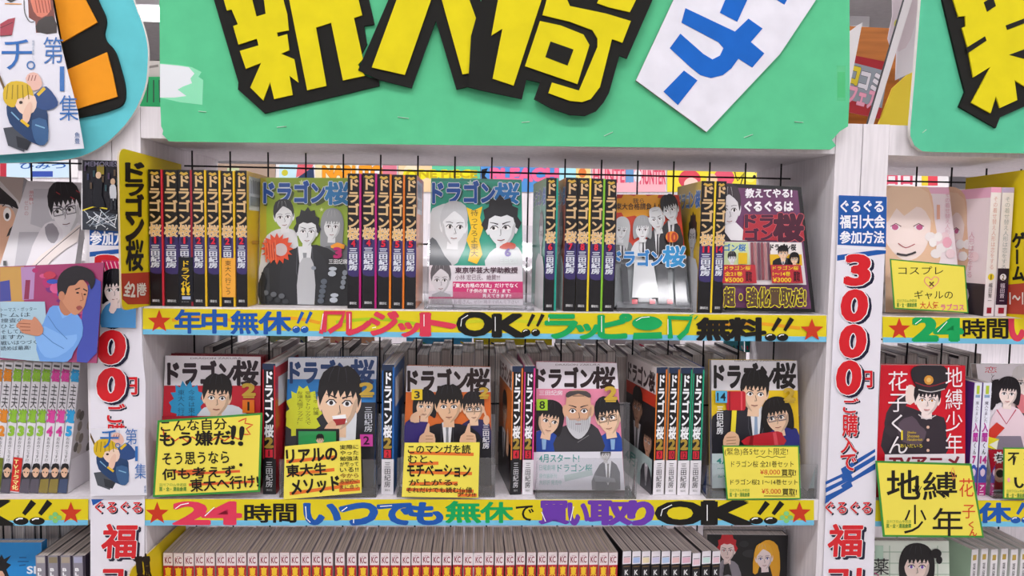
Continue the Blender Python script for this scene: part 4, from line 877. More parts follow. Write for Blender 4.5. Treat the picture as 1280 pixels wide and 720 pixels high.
# ================================================================== divider plates (sheets standing fore and aft)
def divider(label, X, z, y0, y1, h, flip, fn, redpx=None):
    s = 1 if not flip else -1; T = .0022; R_ = .014
    pts = []
    for (cy, cz, a0) in ((y0+R_, z+.0005+R_*.7, 180), (y0+R_, z+h-R_, 90)):
        rg = [a0+k*15 for k in range(7)] if a0 == 180 else [a0+90-k*15 for k in range(7)]
        if a0 == 180: pts += [(cy+R_*math.cos(math.radians(270-k*15)), cz+R_*.7*math.sin(math.radians(270-k*15))) for k in range(7)]
        else: pts += [(cy+R_*math.cos(math.radians(180-k*15)), cz+R_*math.sin(math.radians(180-k*15))) for k in range(7)]
    pts += [(y1, z+h-.002), (y1, z+.0005)]
    r = thing('divider_plate', label, 'divider', (X, y0, z)); m = MB()
    m.prism([Vector((X, a, b)) for a, b in pts], [Vector((X-T*s, a, b)) for a, b in pts], '#e9cf12', mside='#c9b9a0'); part('plate', m, r)
    pl = Plane((X, 0, z), 0, math.pi/2*s); a = Art(pl, 'p', .0002); fn(a); part('lettering', a, r); return r
def dv1(a):
    a.poly([(151.5,342),(187,340),(187,380),(160,380.5),(153,374)], '#b8402c')
    for ch, y0, y1 in (('ド', 203, 226), ('ラ', 224, 244), ('ゴ', 243, 270), ('ン', 268, 300), ('桜', 299, 338)): a.text(ch, 158, y0+1, 179, y1, '#171410', bold=.05 if ch != '桜' else .03)
    a.text('全', 155.5, 352, 164, 370, '#f0e6da', bold=.04, rot=.15); a.text('21', 163.5, 355, 173, 371, '#f0e6da', bold=.03); a.text('巻', 173, 354, 183, 369, '#f0e6da', bold=.03)
divider('yellow divider plate lettered in black at the left end of the upper shelf', XL+.0035, Z1, -.066, .118, .195, False, dv1)
def dv2(a): a.text('東京', 170, 694, 188, 724, '#171410', bold=.08, rot=-.1)
divider('yellow divider plate with black letters at the left end of the bottom row', XL+.0035, Z3, -.062, .118, .184, False, dv2)
def dv3(a):
    a.poly([(1258,356),(1300,352),(1300,394),(1256,392)], '#c04a38')
    a.text('ゲーム', 1265, 290, 1281, 352, '#171410', bold=.05, vert=True); a.text('1〜11', 1262, 366, 1284, 380, '#f4ece4', bold=.03)
divider('yellow divider plate right of the pink comics', .729, Z1, -.07, .12, .200, True, dv3)

# ================================================================== post banners
def post_banner(label, pts, ox, items, y=-.0024):
    pl = Plane((0, y, CZ)); m = MB(); f = [pl(*q) for q in pts]; m.prism(f, [v+Vector((0, .0006, 0)) for v in f], '#e6e2ea')
    o = single('post_banner', m, label, 'banner'); a = Art(pl, 'g'); a.flat = True; items(a); part('printing', a, o); return o
RB = '#d41f28'
def num3(a, ch, x0, y0, x1, y1, w=3): a.flat = False; a.text(ch, x0+2, y0+3, x1-2, y1-2, RB, bold=.055 if ch in '03' else .03, outline='#f4f0f4', ow=.02, shear=.06, shadow=(3.2, 2.6, '#1c1c34')); a.flat = True
def sm(a, ch, x0, y0, x1, y1, b=.03): a.text(ch, x0, y0, x1, y1, RB, bold=b, outline='#f4f0f4', ow=.02, shadow=(1.8, 1.6, '#1c1c34'))
def pb_r(a):
    a.poly([(1048.5,244),(1108.5,246),(1107.5,309),(1047,306)], '#1e57a6'); a.poly([(1046.5,319),(1107.5,311),(1107.3,317),(1046.3,326)], '#1e57a6'); a.poly([(1047,308),(1107.5,311),(1107.5,313),(1047,310)], '#f0f0f4')
    a.text('ぐるぐる', 1051, 251, 1104, 265, '#f2f2f8', bold=.03); a.text('福引大会', 1050, 269, 1106, 285, '#f2f2f8', bold=.03); a.text('参加方法', 1050, 289, 1105, 304, '#f2f2f8', bold=.03)
    num3(a, '3', 1057, 317, 1087, 357); num3(a, '0', 1052, 361, 1084, 402); num3(a, '0', 1050, 405, 1082, 447); num3(a, '0', 1046, 450, 1076, 493)
    a.o = a.hi; sm(a, '円', 1070, 464, 1090, 484)
    sm(a, 'ご', 1054, 498, 1073, 516, .02); sm(a, '購', 1053, 518, 1072, 545, .02); sm(a, '入', 1051, 547, 1071, 566, .02); sm(a, 'で', 1051, 568, 1070, 588, .02)
    for d in (0, 8, 18): 
        a.poly([(1032,602+d),(1053,592+d),(1051,586+d+(3 if d > 9 else 0)),(1094,561+d),(1094,565+d+d*.2),(1064,585+d),(1066,590+d),(1032,606+d+d*.25)], '#1e57a6')
    for p in ([(1051,588),(1051,568)],): pass
    sm(a, 'で', 1051, 568, 1070, 588, .02)
    sm(a, 'ぐるぐる', 1032, 627, 1089, 642, .02); num3(a, '福', 1034, 653, 1079, 697); num3(a, '引', 1033, 708, 1077, 750)
    a.poly([(1032,622),(1045,617),(1036,627),(1031,630)], '#1e57a6')
post_banner('tall white banner with red 3000 on the post between middle and right bookcases', [(1048.5, 244), (1109, 246), (1098, 500), (1091, 760), (1027, 760), (1038, 500)], 0, pb_r)
def pb_l(a):
    a.poly([(112,246),(172,246),(172,308),(112,306)], '#1e57a6'); a.text('参加方法', 113, 289, 171, 306, '#f2f2f8', bold=.03); a.poly([(112,315),(172,309),(172,314),(112,321)], '#1e57a6')
    num3(a, '3', 118, 318, 150, 360); num3(a, '0', 122, 364, 156, 407); num3(a, '0', 122, 412, 156, 455); num3(a, '0', 122, 459, 156, 502); a.o = a.hi; sm(a, '円', 149, 472, 171, 493)
    sm(a, 'ご', 134, 505, 156, 528, .02); sm(a, '購', 134, 530, 156, 556, .02)
    a.poly([(114,624),(130,624),(116,632)], '#1e57a6'); sm(a, 'ぐるぐる', 119, 627, 177, 641, .02); num3(a, '福', 126, 653, 172, 699); num3(a, '引', 126, 708, 171, 750)
    a.poly([(172,560),(181,555),(181,560),(172,566)], '#1e57a6'); a.poly([(172,572),(181,567),(181,574),(172,580)], '#1e57a6')
post_banner('tall white banner half covered by pasted pictures on the post left of the middle bookcase', [(111, 246), (173, 246), (178, 440), (182, 480), (180, 760), (113, 760), (113, 500)], 0, pb_l)

# small pictures pasted on the left post
def sticker(label, quad, y, fn, c='#e8e4e8', name='pasted_picture', T=.0005, kind='g', lean=0, cat='picture'):
    p0 = W((quad[2][0]+quad[3][0])/2, (quad[2][1]+quad[3][1])/2, y); pl = Plane(p0, lean)
    m = MB(); f = [pl(*q) for q in quad]; m.prism(f, [v-pl.n*T for v in f], (c, kind)); o = single(name, m, label, cat); a = Art(pl, kind); a.clip_to(f, pl.n); fn(a); part('printing', a, o); return o
def st1(a):
    a.rect(103, 200, 149, 289, '#1f1e24'); a.poly([(103,262),(149,268),(149,289),(103,289)], '#3a3f48')
    for k in range(26): a.stroke([(104+k*17 % 43, 262+(k*7 % 24)), (110+(k*17) % 38, 268+(k*7 % 20))], .9, ['#c9d0d8', '#7f8a96', '#e8ecf0'][k % 3])
    for k in range(12): a.rect(105+k*3.7, 206+(k*11 % 26), 107.5+k*3.7, 214+(k*11 % 26), ['#4a3a55', '#343a58', '#5a4a3a', '#2f4a50'][k % 4])
    a.rect(121, 206, 130, 218, '#8a7a2a'); a.stroke([(103,263),(118,258),(134,261)], 1.6, '#d8c430')
    a.poly([(116,240),(118,226),(124,222),(128,228),(127,244),(131,258),(116,258)], '#1a1c22', 2); a.ell(123, 219, 3.4, 4.4, '#d8b89a')
    a.poly([(138,248),(137,234),(141,230),(145,234),(145,250)], '#c9cbd0', 2); a.ell(141, 227, 3, 4, '#c9a88a'); a.rect(138, 248, 141, 262, '#2a2c34'); a.rect(142, 248, 145, 262, '#2a2c34')
    a.text('MEMORIES', 106, 202, 147, 208, '#6f6a80', bold=.02)
sticker('dark night-street picture pasted high on the left post', [(102.5, 200), (149.5, 201), (149.5, 289), (101.5, 287)], -.007, st1)
def st2(a):
    a.rect(127, 325, 170, 410, '#e8dfe2'); a.rect(127, 325, 170, 345, '#c81e5a')
    for k in range(8): a.stroke([(128+k*5, 327), (133+k*5, 343)], 1.1, '#f0c0d0')
    a.poly([(127,410),(128,388),(138,378),(152,374),(166,378),(172,386),(172,410)], '#4a8fc8', 2)
    a.head(143, 362, 28, 38, '#f2dfdb', '#16131a', -.06, 'bob', look=-.3); a.poly([(136,388),(141,376),(146,374),(147,382),(142,392)], '#f0d8d2', 2)
sticker('pasted picture of a black-bobbed figure in a blue top, left post', [(127, 325), (171, 327), (170, 410), (123, 409)], -.007, st2)
POSTERY = -.03
def child(a, sx, sy, ox, oy):
    """plain drawing of a blond youngster in a blue jacket raising a fist"""
    X = lambda P: [(ox+x*sx, oy+y*sy) for x, y in P]
    a.poly(X([(4,160),(20,158),(34,172),(30,190),(10,182)]), '#4c5058', 0); a.poly(X([(20,170),(40,176),(34,188),(22,184)]), '#2e3138')
    a.stroke(X([(-4,88),(6,112)]), 3*sx, '#6a5230')
    a.poly(X([(8,134),(14,126),(30,130),(46,132),(58,138),(60,150),(60,172),(54,182),(40,178),(26,168),(12,154)]), '#24406a', 2)
    a.poly(X([(38,124),(50,112),(58,108),(70,122),(72,132),(60,138),(46,134)]), '#2b4a80', 2); a.stroke(X([(47,119),(56,110)]), 4*sx, '#e0b828')
    a.poly(X([(32,98),(38,91),(47,92),(53,104),(48,112),(38,112)]), '#e6b8a8', 2)
    for k in range(3): a.stroke(X([(37+k*4,94),(35+k*4,101)]), .9*sx, '#8c4a48')
    a.poly(X([(18,122),(20,134),(30,144),(42,140),(46,128),(40,116),(26,114)]), '#efd0bb', 2)
    a.poly(X([(4,124),(5,110),(14,102),(28,102),(38,108),(42,120),(36,118),(30,122),(22,124),(18,134),(10,132)]), '#d8b422', 2)
    for k in range(5): a.stroke(X([(10+k*6,106),(8+k*7,124)]), 1.1*sx, '#8c7414')
    a.ell(*X([(26,128)])[0], 2.4*sx, 2*sy, '#3a2a2a', 8); a.ell(*X([(37,130)])[0], 2*sx, 2*sy, '#3a2a2a', 8)
    a.poly(X([(30,138),(36,128),(40,130),(38,146),(34,154),(28,150)]), '#e8c0aa', 2); a.stroke(X([(26,150),(36,158)]), 3.5*sx, '#e0b828')
    a.poly(X([(40,150),(58,150),(60,176),(50,182),(42,172)]), '#3a5f8c', 2); a.stroke(X([(44,156),(56,160)]), 1.6*sx, '#7fb0d0'); a.stroke(X([(14,140),(24,150)]), 1.6*sx, '#7fb0d0')
def poster_text(a, sx, sy, ox, oy):
    B = lambda x0, y0, x1, y1: (ox+x0*sx, oy+y0*sy, ox+x1*sx, oy+y1*sy)
    a.text('チ', *B(2, 49, 40, 87), '#1d66b4', bold=.0); a.text('。', *B(33, 76, 44, 87), '#3a6fae', bold=0)
    a.text('第', *B(54, 46, 79, 80), '#2f6db4', bold=-.004); a.text('1', *B(70, 83, 85, 114), '#2f6db4', bold=0); a.text('集', *B(74, 119, 98, 151), '#2f6db4', bold=-.004)
    a.text('魚豊', *B(93, 165, 100, 180), '#2f5d94', bold=.0, vert=True)
    a.text('地球の運動について', *B(40, 50, 43, 84), '#8fa0b8', bold=0, vert=True)
def st3(a):
    a.poly([(113,537),(180,536),(184,619),(114,620)], '#e4e2ea'); child(a, .78, .72, 114, 489-.72*88+88*.0+50); poster_text(a, .60, .60, 124, 508)
sticker('small white picture of a blond youngster pasted on the left post banner', [(113, 536), (181, 535), (183.5, 619), (114, 620)], -.007, st3)

# ================================================================== big header signs on top
HY = -.014
def board(name, label, pts, y, T, c, kind='f', cat='sign', side='#d8d6cf'):
    pl = Plane((0, y, CZ)); f = [pl(*q) for q in pts]
    r = thing(name, label, cat, (sum(p.x for p in f)/len(f), y, min(p.z for p in f))); m = MB()
    m.prism(f, [p+Vector((0, T, 0)) for p in f], (c, kind), mside=side); part('board', m, r); return r
def slab(r, nm, pts, y, T, c, kind='f', sx=None, label=None, side=None):
    if sx: pts = [(sx[0]+x*sx[1], y_*sx[1]) for x, y_ in pts]
    pl = Plane((0, y, CZ)); f = [pl(*q) for q in pts]; m = MB(); m.prism(f, [p+Vector((0, T, 0)) for p in f], (c, kind), mside=(side or c, kind)); return part(nm, m, r, label=label)
GREEN = '#5ac38d'
g = board('header_sign', 'green header sign with black and yellow cut-out letters above the middle bookcase', [(198, -170), (200, 120), (201.5, 158), (204, 163), (203, 168), (211, 176.5), (220, 177), (620, 182), (1038, 187), (1045, 182), (1040, 175), (1050, 164), (1060, 158), (1062, 120), (1062, -170)], HY, .0065, GREEN)
c2_, c3_ = (200, 1/2.909), (600, 1/2.667)
slab(g, 'letter_backing', [(150,-180),(196,0),(285,300),(283,325),(380,412),(798,312),(795,290),(700,262),(752,160),(742,95),(780,88),(760,0),(745,-90)], HY-.004, .0036, '#161512', sx=c2_)
slab(g, 'letter_face', [(190,-150),(232,0),(243,38),(260,34),(283,88),(266,95),(285,162),(352,140),(358,165),(290,185),(312,250),(368,228),(328,318),(375,365),(400,298),(415,360),(482,345),(470,275),(503,300),(488,215),(440,195),(470,182),(462,124),(428,134),(425,118),(468,110),(462,50),(448,0),(410,-130),(378,0),(384,50),(350,60),(335,0),(300,-150)], HY-.0062, .002, '#dfcf0e', sx=c2_)
slab(g, 'letter_face', [(440,-100),(470,0),(535,328),(605,312),(567,100),(622,82),(665,292),(745,275),(720,235),(738,215),(705,65),(735,55),(722,0),(700,-80)], HY-.0062, .002, '#dfcf0e', sx=c2_)
slab(g, 'letter_backing', [(900,-180),(830,0),(720,255),(795,290),(915,320),(1003,75),(1078,325),(1165,305),(1230,270),(1180,60),(1165,0),(1080,-180)], HY-.0078, .0036, '#161512', sx=c2_)
slab(g, 'letter_face', [(860,0),(770,245),(890,272),(985,0),(1004,-110),(930,-140)], HY-.010, .002, '#dfcf0e', sx=c2_)
slab(g, 'letter_face', [(1025,0),(1100,270),(1190,255),(1200,205),(1125,0),(1070,-140),(1008,-110)], HY-.010, .002, '#dfcf0e', sx=c2_)
slab(g, 'letter_backing', [(60,-170),(-5,30),(-30,120),(-40,290),(0,300),(140,330),(155,265),(200,275),(180,330),(240,362),(300,383),(350,386),(388,370),(412,342),(430,310),(465,185),(490,195),(575,0),(640,-170)], HY-.0122, .0036, '#161512', sx=c3_)
for P in ([(60,0),(38,118),(75,95),(42,262),(112,285),(205,0),(230,-110),(110,-130)], [(250,-90),(222,0),(208,50),(300,72),(375,100),(392,128),(392,155),(330,302),(240,275),(228,310),(300,336),(340,340),(370,330),(400,290),(440,130),(475,142),(503,70),(420,45),(300,20)],
          [(440,-90),(395,0),(390,10),(430,24),(500,40),(520,0),(560,-80)]):
    slab(g, 'letter_face', P, HY-.0144, .002, '#dfcf0e', sx=c3_)
slab(g, 'letter_face', [(200,70),(150,220),(325,280),(365,150),(345,115),(270,85)], HY-.0146, .002, '#dfcf0e', sx=c3_)
slab(g, 'letter_cutout', [(235,138),(218,190),(292,218),(312,165)], HY-.0152, .0006, '#161512', sx=c3_, label='black square in the yellow letter')
slab(g, 'arrow_board', [(700,-140),(645,0),(520,268),(755,440),(1000,180),(1120,0),(1200,-140)], HY-.0045, .004, '#e4e2ea', sx=c3_, side='#8a8578', label='white pointed board with blue letters')
for P in ([(830,-30),(800,42),(858,72),(900,-20)], [(975,-10),(1015,15),(1040,-30)], [(685,27),(850,105),(895,62),(942,95),(903,140),(948,178),(908,225),(862,195),(838,228),(810,250),(770,260),(735,250),(700,222),(633,160),(668,112),(745,180),(775,198),(800,185),(812,160),(795,140),(672,75)], [(680,235),(725,268),(660,350),(612,305)]):
    slab(g, 'letter', P, HY-.0052, .0006, '#1263c0', sx=c3_)
pg = Plane((0, HY, CZ)); a = Art(pg, 'g')
a.poly([(200,79),(222,81),(240,84),(252,90),(248,96),(254,100),(253,131),(226,128),(200,122)], '#86dcae'); a.poly([(200,80),(222,82),(236,84),(243,92),(238,98),(240,104),(229,108),(222,112),(233,120),(218,122),(200,122)], '#dfe3e6')
part('tape_patch', a, g, label='torn pale tape'); a = Art(pg, 'g'); a.rect(1046, 82, 1057, 126, '#46bd7c'); a.rect(1047, 90, 1056, 122, '#2db468'); part('tape_patch', a, g, label='deeper green tape')
for p, q in (((248,139),(258,140)), ((346,159),(358,158)), ((497,146),(511,148)), ((652,153),(662,152)), ((755,170),(766,165)), ((930,172),(941,168)), ((993,152),(1004,153))):
    m = MB(); m.tube([pg(*p, .0008), pg(*q, .0008)], .0005, ('#b9d8c4', 'm'), 5); part('staple', m, g)
gr_ = board('header_sign', 'green header sign at the right edge with a black and yellow letter', [(1152, -170), (1151, 0), (1144, 90), (1138, 160), (1138, 170), (1143, 182), (1153, 189), (1165, 190), (1300, 192), (1560, 196), (1560, -170)], HY, .0065, '#58c096')
c4_ = (1020, 1/3)
slab(gr_, 'letter_backing', [(440,-150),(475,0),(540,270),(560,345),(537,400),(675,480),(690,440),(780,400),(930,340),(930,-150)], HY-.004, .0036, '#161512', sx=c4_)
slab(gr_, 'letter_face', [(480,-130),(515,0),(535,62),(560,60),(562,98),(548,104),(570,180),(590,290),(655,250),(583,385),(655,425),(675,360),(690,405),(755,375),(745,300),(800,335),(900,290),(900,-130)], HY-.0062, .002, '#dfcf0e', sx=c4_)
for P in ([(630,8),(642,44),(675,22),(664,-12)], [(712,95),(718,112),(800,80),(800,62)], [(563,180),(568,200),(640,152),(634,136)], [(725,205),(800,178),(800,225)]):
    slab(gr_, 'letter_cutout', P, HY-.0068, .0006, '#161512', sx=c4_)
a = Art(pg, 'g'); a.poly([(1280,-20),(1280,0),(1281,0)], '#58c096'); m = MB(); m.tube([pg(1153, 166, .0008), pg(1158, 162, .0008)], .0005, ('#b9d8c4', 'm'), 5); part('staple', m, gr_)
bs = board('header_sign', 'pale blue rounded header sign with an orange letter above the left bookcase', smooth([(-220,-150),(60,-170),(140,-90),(166.7,0),(178,30),(184,55),(184.5,80),(180.5,111),(164,146),(139,173.6),(116,189),(90,198),(40,203),(-60,204),(-220,204)], 3), HY+.001, .005, '#62c4cc')
c1_ = (0, 1/3.6)
slab(bs, 'letter_backing', smooth([(180,-250),(400,-120),(440,0),(472,70),(476,110),(468,150),(478,185),(505,215),(524,250),(545,320),(560,380),(562,440),(545,475),(500,495),(430,515),(355,530),(240,560),(150,300)], 3), HY-.003, .0036, '#191713', sx=c1_)
slab(bs, 'letter_face', [(200,-160),(350,-100),(385,0),(437,100),(280,190),(245,0)], HY-.005, .002, '#f09a1e', sx=c1_)
slab(bs, 'letter_face', [(240,340),(310,310),(480,235),(505,330),(527,435),(345,490),(250,510)], HY-.005, .002, '#f09a1e', sx=c1_)
# white poster hanging before the blue sign
pp = Plane((0, POSTERY, CZ), 0); m = MB(); q = [pp(*v) for v in ((-60,-90),(46,-90),(65,0),(73,42),(84,88),(97,139),(105,185.5),(50,190),(0,193.6),(-60,196))]
m.prism(q, [v+Vector((0, .0008, 0)) for v in q], ('#e2e1ea', 'g')); po = single('poster', m, 'white poster of a blond youngster over the pale blue sign', 'poster'); a = Art(pp, 'g')
a.poly([(34,-20),(60,-20),(66,0),(71,41),(45,41),(44,27),(36,22)], '#7a3a2e'); a.poly([(38,-10),(58,-10),(64,12),(52,22),(42,14)], '#d8765a', 2)
for k in range(5): a.stroke([(44+k*4, 0), (47+k*4, 16)], 1, '#8c3a2c')
a.poly([(48,26),(66,20),(71,41),(46,40)], '#2c211d', 2); a.stroke([(30,0),(31,16),(37,27),(43,27)], 1.2, '#555', 3); a.poly([(0,30),(10,24),(19,22),(15,44),(0,45)], '#a8384a'); a.stroke([(0,35),(16,28)], .8, '#3a2024'); a.stroke([(0,45),(14,44)], 1, '#3a2024')
a.stroke([(6,4.5),(27,5)], 1.2, '#e09a3a'); a.poly([(8,0),(18,-6),(20,0),(13,3)], '#333'); poster_text(a, 1, 1, 0, 0); child(a, 1, 1, 0, 0); part('printing', a, po)

# ================================================================== left bookcase contents
def cov_l1(a):
    a.poly([(-30,226),(140,226),(120,400),(-60,400)], '#ddd9dc'); a.poly([(42,236),(100,236),(96,300),(38,280)], '#c5c2c7'); a.poly([(24,290),(50,290),(46,334),(18,334)], '#bdb9bf')
    a.text('潮が舞い', 36, 238, 42, 256, '#c86a70', bold=0, vert=True); a.text('ゼロの', 30, 250, 36, 270, '#c9a0a4', bold=0, vert=True)
    a.poly([(38,316),(44,300),(56,280),(74,276),(104,282),(104,340),(36,345)], '#e8e2e6', 2); a.poly([(56,284),(66,279),(74,292),(68,304),(60,300)], '#9b959c', 2)
    a.head(82, 262, 38, 56, '#eeeaec', '#191619', -.15, 'short', glasses='#5a555c', look=-.8, mouth='#7c5a5e')
    for p in ((70,240),(88,246),(95,238)): a.stroke([(p[0],p[1]),(p[0]+5,p[1]+3)], 1, '#b02a30')
    a.poly([(38,334),(52,318),(72,304),(88,290),(102,280),(104,296),(84,310),(64,326),(52,340),(38,345)], '#efe2dc', 2); a.stroke([(40,336),(66,312),(100,284)], .9, '#4a4248', 3)
    a.rect(4, 326, 8, 332, '#333')
face_book('comic_book', 'monochrome comic cover of a young man with glasses on the left bookcase', [(34, 226), (109, 228.5), (84, 392), (-18, 391)], Z1, .03, .40, cov_l1, side='#ccc')
def cov_l0(a):
    a.poly([(-80,210),(40,210),(20,400),(-100,400)], '#b9aaa2'); a.poly([(-60,228),(0,226),(22,250),(28,262),(10,258),(-10,250),(-60,250)], '#d8d4d2'); a.poly([(-50,236),(0,234),(20,252),(24,262),(10,256),(-50,250)], '#232022')
    a.poly([(-50,252),(6,258),(19,270),(17,300),(8,322),(-10,335),(-50,335)], '#dcab8e', 3); a.ell(9, 268, 5, 8.5, '#f2ece8'); a.ell(9, 270, 2.6, 4, '#1c1a1e'); a.stroke([(3,258),(9,254),(16,260)], 1.2, '#2a2224', 3); a.poly([(12,286),(18,280),(16,292),(8,296)], '#2a2426')
face_book('comic_book', 'brown-toned cover of a large-eyed face at the left photo edge', [(-50, 218), (30, 222), (8, 392), (-80, 391)], Z1, .050, .36, cov_l0, side='#999')
# photo card in a clear sleeve, hung before the shelf edge
def man(a):
    a.poly([(-60,335),(130,328),(121,454),(-60,448)], '#a23a6a')
    a.poly([(0,334),(30,333),(30,378),(0,378)], '#c79a52'); a.poly([(0,352),(12,350),(14,376),(0,377)], '#4a4f9a'); a.poly([(26,334),(44,333),(42,374),(28,375)], '#b48ab8'); a.poly([(32,350),(38,350),(36,374),(30,374)], '#8e2f50')
    for k in range(26): a.ell(44+(k*19 % 80), 338+(k*23 % 100), 4+(k % 4)*2, 3+(k % 3)*2, ['#b42f6c', '#7a2f7e', '#c23a52', '#3550b0', '#d4588c'][k % 5], 9)
    a.poly([(108,360),(126,352),(122,440),(96,452),(100,420)], '#3c4aa8', 2)
    a.poly([(0,377),(56,377),(58,400),(50,452),(0,447)], '#a9c8d8')
    for k, t in enumerate(('トーマス・ポッター', 'トムは', '捜査の', 'ひとに聞く', 'そして走り', 'ますか', '戦いはつづく', '読めば最高!')): a.text(t, 1, 384+k*6.9, 46-(k % 3)*8, 389.4+k*6.9, '#3c4a58', bold=0, rot=-.03)
    a.poly([(50,452),(46,420),(54,404),(62,385),(72,382),(90,388),(102,400),(103,420),(92,440),(84,452)], '#6c9fe0', 2); a.poly([(44,414),(56,408),(80,420),(96,418),(92,432),(72,446),(56,446),(46,430)], '#7fb0ea', 2); a.stroke([(60,395),(70,410),(84,424)], .9, '#4a78b8'); a.stroke([(52,416),(66,428),(80,436)], .9, '#4a78b8')
    a.poly([(72,384),(78,398),(86,394),(96,388),(92,380),(80,376)], '#7fb0ea'); a.poly([(78,372),(92,380),(88,392),(80,394),(74,384)], '#b9795a', 2)
    a.poly([(78,362),(82,352),(94,346),(104,350),(110,360),(108,374),(104,386),(94,394),(84,386),(77,374)], '#c98a68', 3)
    a.poly([(72,364),(72,350),(80,338),(96,332),(114,338),(119,350),(114,362),(110,352),(100,350),(94,356),(86,358),(82,368),(76,372)], '#17131a', 3)
    a.ell(77, 370, 4, 6, '#c08060'); a.stroke([(94,362),(100,360)], 1.4, '#1c1418'); a.stroke([(104,361),(109,364)], 1.4, '#1c1418'); a.ell(97, 366, 2, 1.1, '#221a1c', 8); a.ell(106, 368, 1.8, 1.1, '#221a1c', 8); a.stroke([(102,366),(104,375),(100,376)], .9, '#8a523c'); a.poly([(95,384),(100,382),(103,385),(98,388)], '#9a4a44', 2)
    a.poly([(54,410),(46,398),(42,396),(40,400),(30,399),(24,402),(20,407),(24,411),(28,416),(36,418),(46,420),(52,418)], '#c98a6c', 2)
    for k in range(3): a.stroke([(23+k*2,404+k*4.4),(38,405+k*4)], .8, '#8a523c')
o = sticker('glossy photo card of a man in a blue shirt leaning from the left shelf edge', [(-40, 335), (130, 328), (121, 454), (-40, 448)], -.030, man, '#222026', name='photo_card', T=.002, kind='c', lean=.10, cat='photo card')
# white spines with leaning titles
def spine_w(num, col, obi):
    def f(a, w, h):
        a.rect(0, 0, w, h, '#e4e1e6'); a.rect(w-.6, 0, w, h, '#9a949c')
        a.rect(2, 3, w-2, 6, '#555')
        a.text('極', .8, 9, w-.8, 25, col, bold=.05, outline='#3a3a3a', ow=.015); a.text('主夫', 1.4, 28, w-1.4, 62, '#221f24', bold=.0, vert=True); a.text('道', .8, 63, w-.8, 80, col, bold=.05, outline='#3a3a3a', ow=.015)
        a.text(str(num), 2.6, 86, w-2.8, 98, col, bold=.07); a.text('おおのこうすけ', 3.2, 100, w-3.6, 134, '#222', bold=.0, vert=True)
        if obi == 'tv': a.rect(0, 128, w, h-2, '#cf2a26'); a.text('TVドラマ化', 1.5, 130, w-1.5, 172, '#f6ec9a', bold=.03, vert=True)
        elif obi == 'gold': a.rect(0, 128, w, h-2, '#6a7420'); a.text('150万', 2, 132, w-2, 170, '#f0ec60', bold=.04, vert=True)
        else:
            a.poly([(0,h),(0,150),(w*.4,142),(w,148),(w,h)], '#2c2b33'); a.ell(w/2, 147, w*.36, 8, '#e0b698'); a.poly([(1,146),(2,137),(w-2,136),(w-1,144),(w*.5,141)], '#1a181c', 2); a.poly([(0,h),(1,158),(w,156),(w,h)], ['#5a5560', '#8a7a3a', '#43506e'][num % 3])
            a.ell(w*.32, 148, .9, 1, '#111', 8); a.ell(w*.68, 148, .9, 1, '#111', 8)
    return f
lw = [(2, '#e08a2a', 'tv0'), (2, '#e08a2a', 'gold'), (3, '#8fc03a', ''), (3, '#8fc03a', 'tv'), (3, '#8fc03a', ''), (3, '#8fc03a', ''), (4, '#d8489c', ''), (4, '#d8489c', ''), (5, '#2f9fd8', '')]
nm = ['volume 2 at the photo edge', 'volume 2 with an olive paper band', 'volume 3 between the olive and the red bands', 'volume 3 with a red paper band', 'volume 3 just right of the red-banded one', 'last volume 3 before the pink numbers', 'volume 4, the left one of the pink-numbered pair', 'volume 4, the right one of the pink-numbered pair', 'volume 5 with a blue number']
for i, (n, c, ob) in enumerate(lw):
    xb = -17+i*11.9; x = px_x(xb, 618, .02); T = .0116; le = .125
    back = (lambda a, w, h: (a.rect(0, 0, w, h, '#cfcacc'), [a.ell(8+(k*31 % 60), 70+(k*23 % 60), 6, 7, ['#8a8074', '#b3a998', '#5e584f'][k % 3], 9) for k in range(14)], a.rect(0, 130, w, h, '#e2dee2'))) if i == 8 else None
    spine_book('comic_book', 'white-spined leaning comic, '+nm[i], T, .176, .108, (x, .02, Z2+T/2*math.sin(le)+.0003), 0, 'leaning white comics on the left bookcase', rot=(0, le, 0), spine=spine_w(n, c, ob), back=back, cs='#e4e1e6', cf='#c9c6ca', cb='#d6d2d6', page=PAGEW)
def cov_bl(a):
    a.rect(-80, 676, 60, 780, '#1d86cc'); a.poly([(-20,700),(-8,694),(-2,700),(2,693),(5,699),(14,694),(8,703),(14,706),(8,712),(12,722),(2,735),(-20,740)], '#120f14')
    a.poly([(-20,716),(3,714),(5,726),(0,745),(-20,748)], '#d9a890', 2); a.stroke([(24,697),(33,697)], 1.6, '#16609c'); a.stroke([(22,702),(36,702)], 1.6, '#16609c'); a.stroke([(24,707),(32,706)], 1.6, '#16609c'); a.text('SLAM', 34, 708, 74, 717, '#e8eef6', bold=.03)
face_book('comic_book', 'bright blue comic cover at the bottom left corner', [(-70, 678), (52, 678), (50, 780), (-74, 780)], Z3, .035, .04, cov_bl, side='#1d86cc')
for i in range(4):
    def sp(a, w, h, i=i):
        a.rect(0, 0, w, h, '#8f8a94'); a.rect(w-3, 0, w, h, '#2c2236'); a.rect(1, 2, w-3.6, 10, ['#b9b2a8', '#8c7f64', '#a89a88', '#a9a9c4'][i]); a.text('BLUE', 2, 16, w-4, 40, '#f2f2f4', bold=.05, vert=True); a.rect(2, 60, w-4, 120, '#6f6a78')
    px = 44.5+i*15.6; x0, x1 = px_x(px, 694, .02), px_x(px+14.8, 694, .02)
    spine_book('comic_book', 'grey and violet comic spine lettered BLUE, %s from the blue cover' % ordinal(i+1), x1-x0, W(50, 695, .02).z-Z3, .110, ((x0+x1)/2, .02, Z3), 0, 'grey comics at the bottom left', spine=sp, cs='#8f8a94', cf='#777', cb='#2c2236')
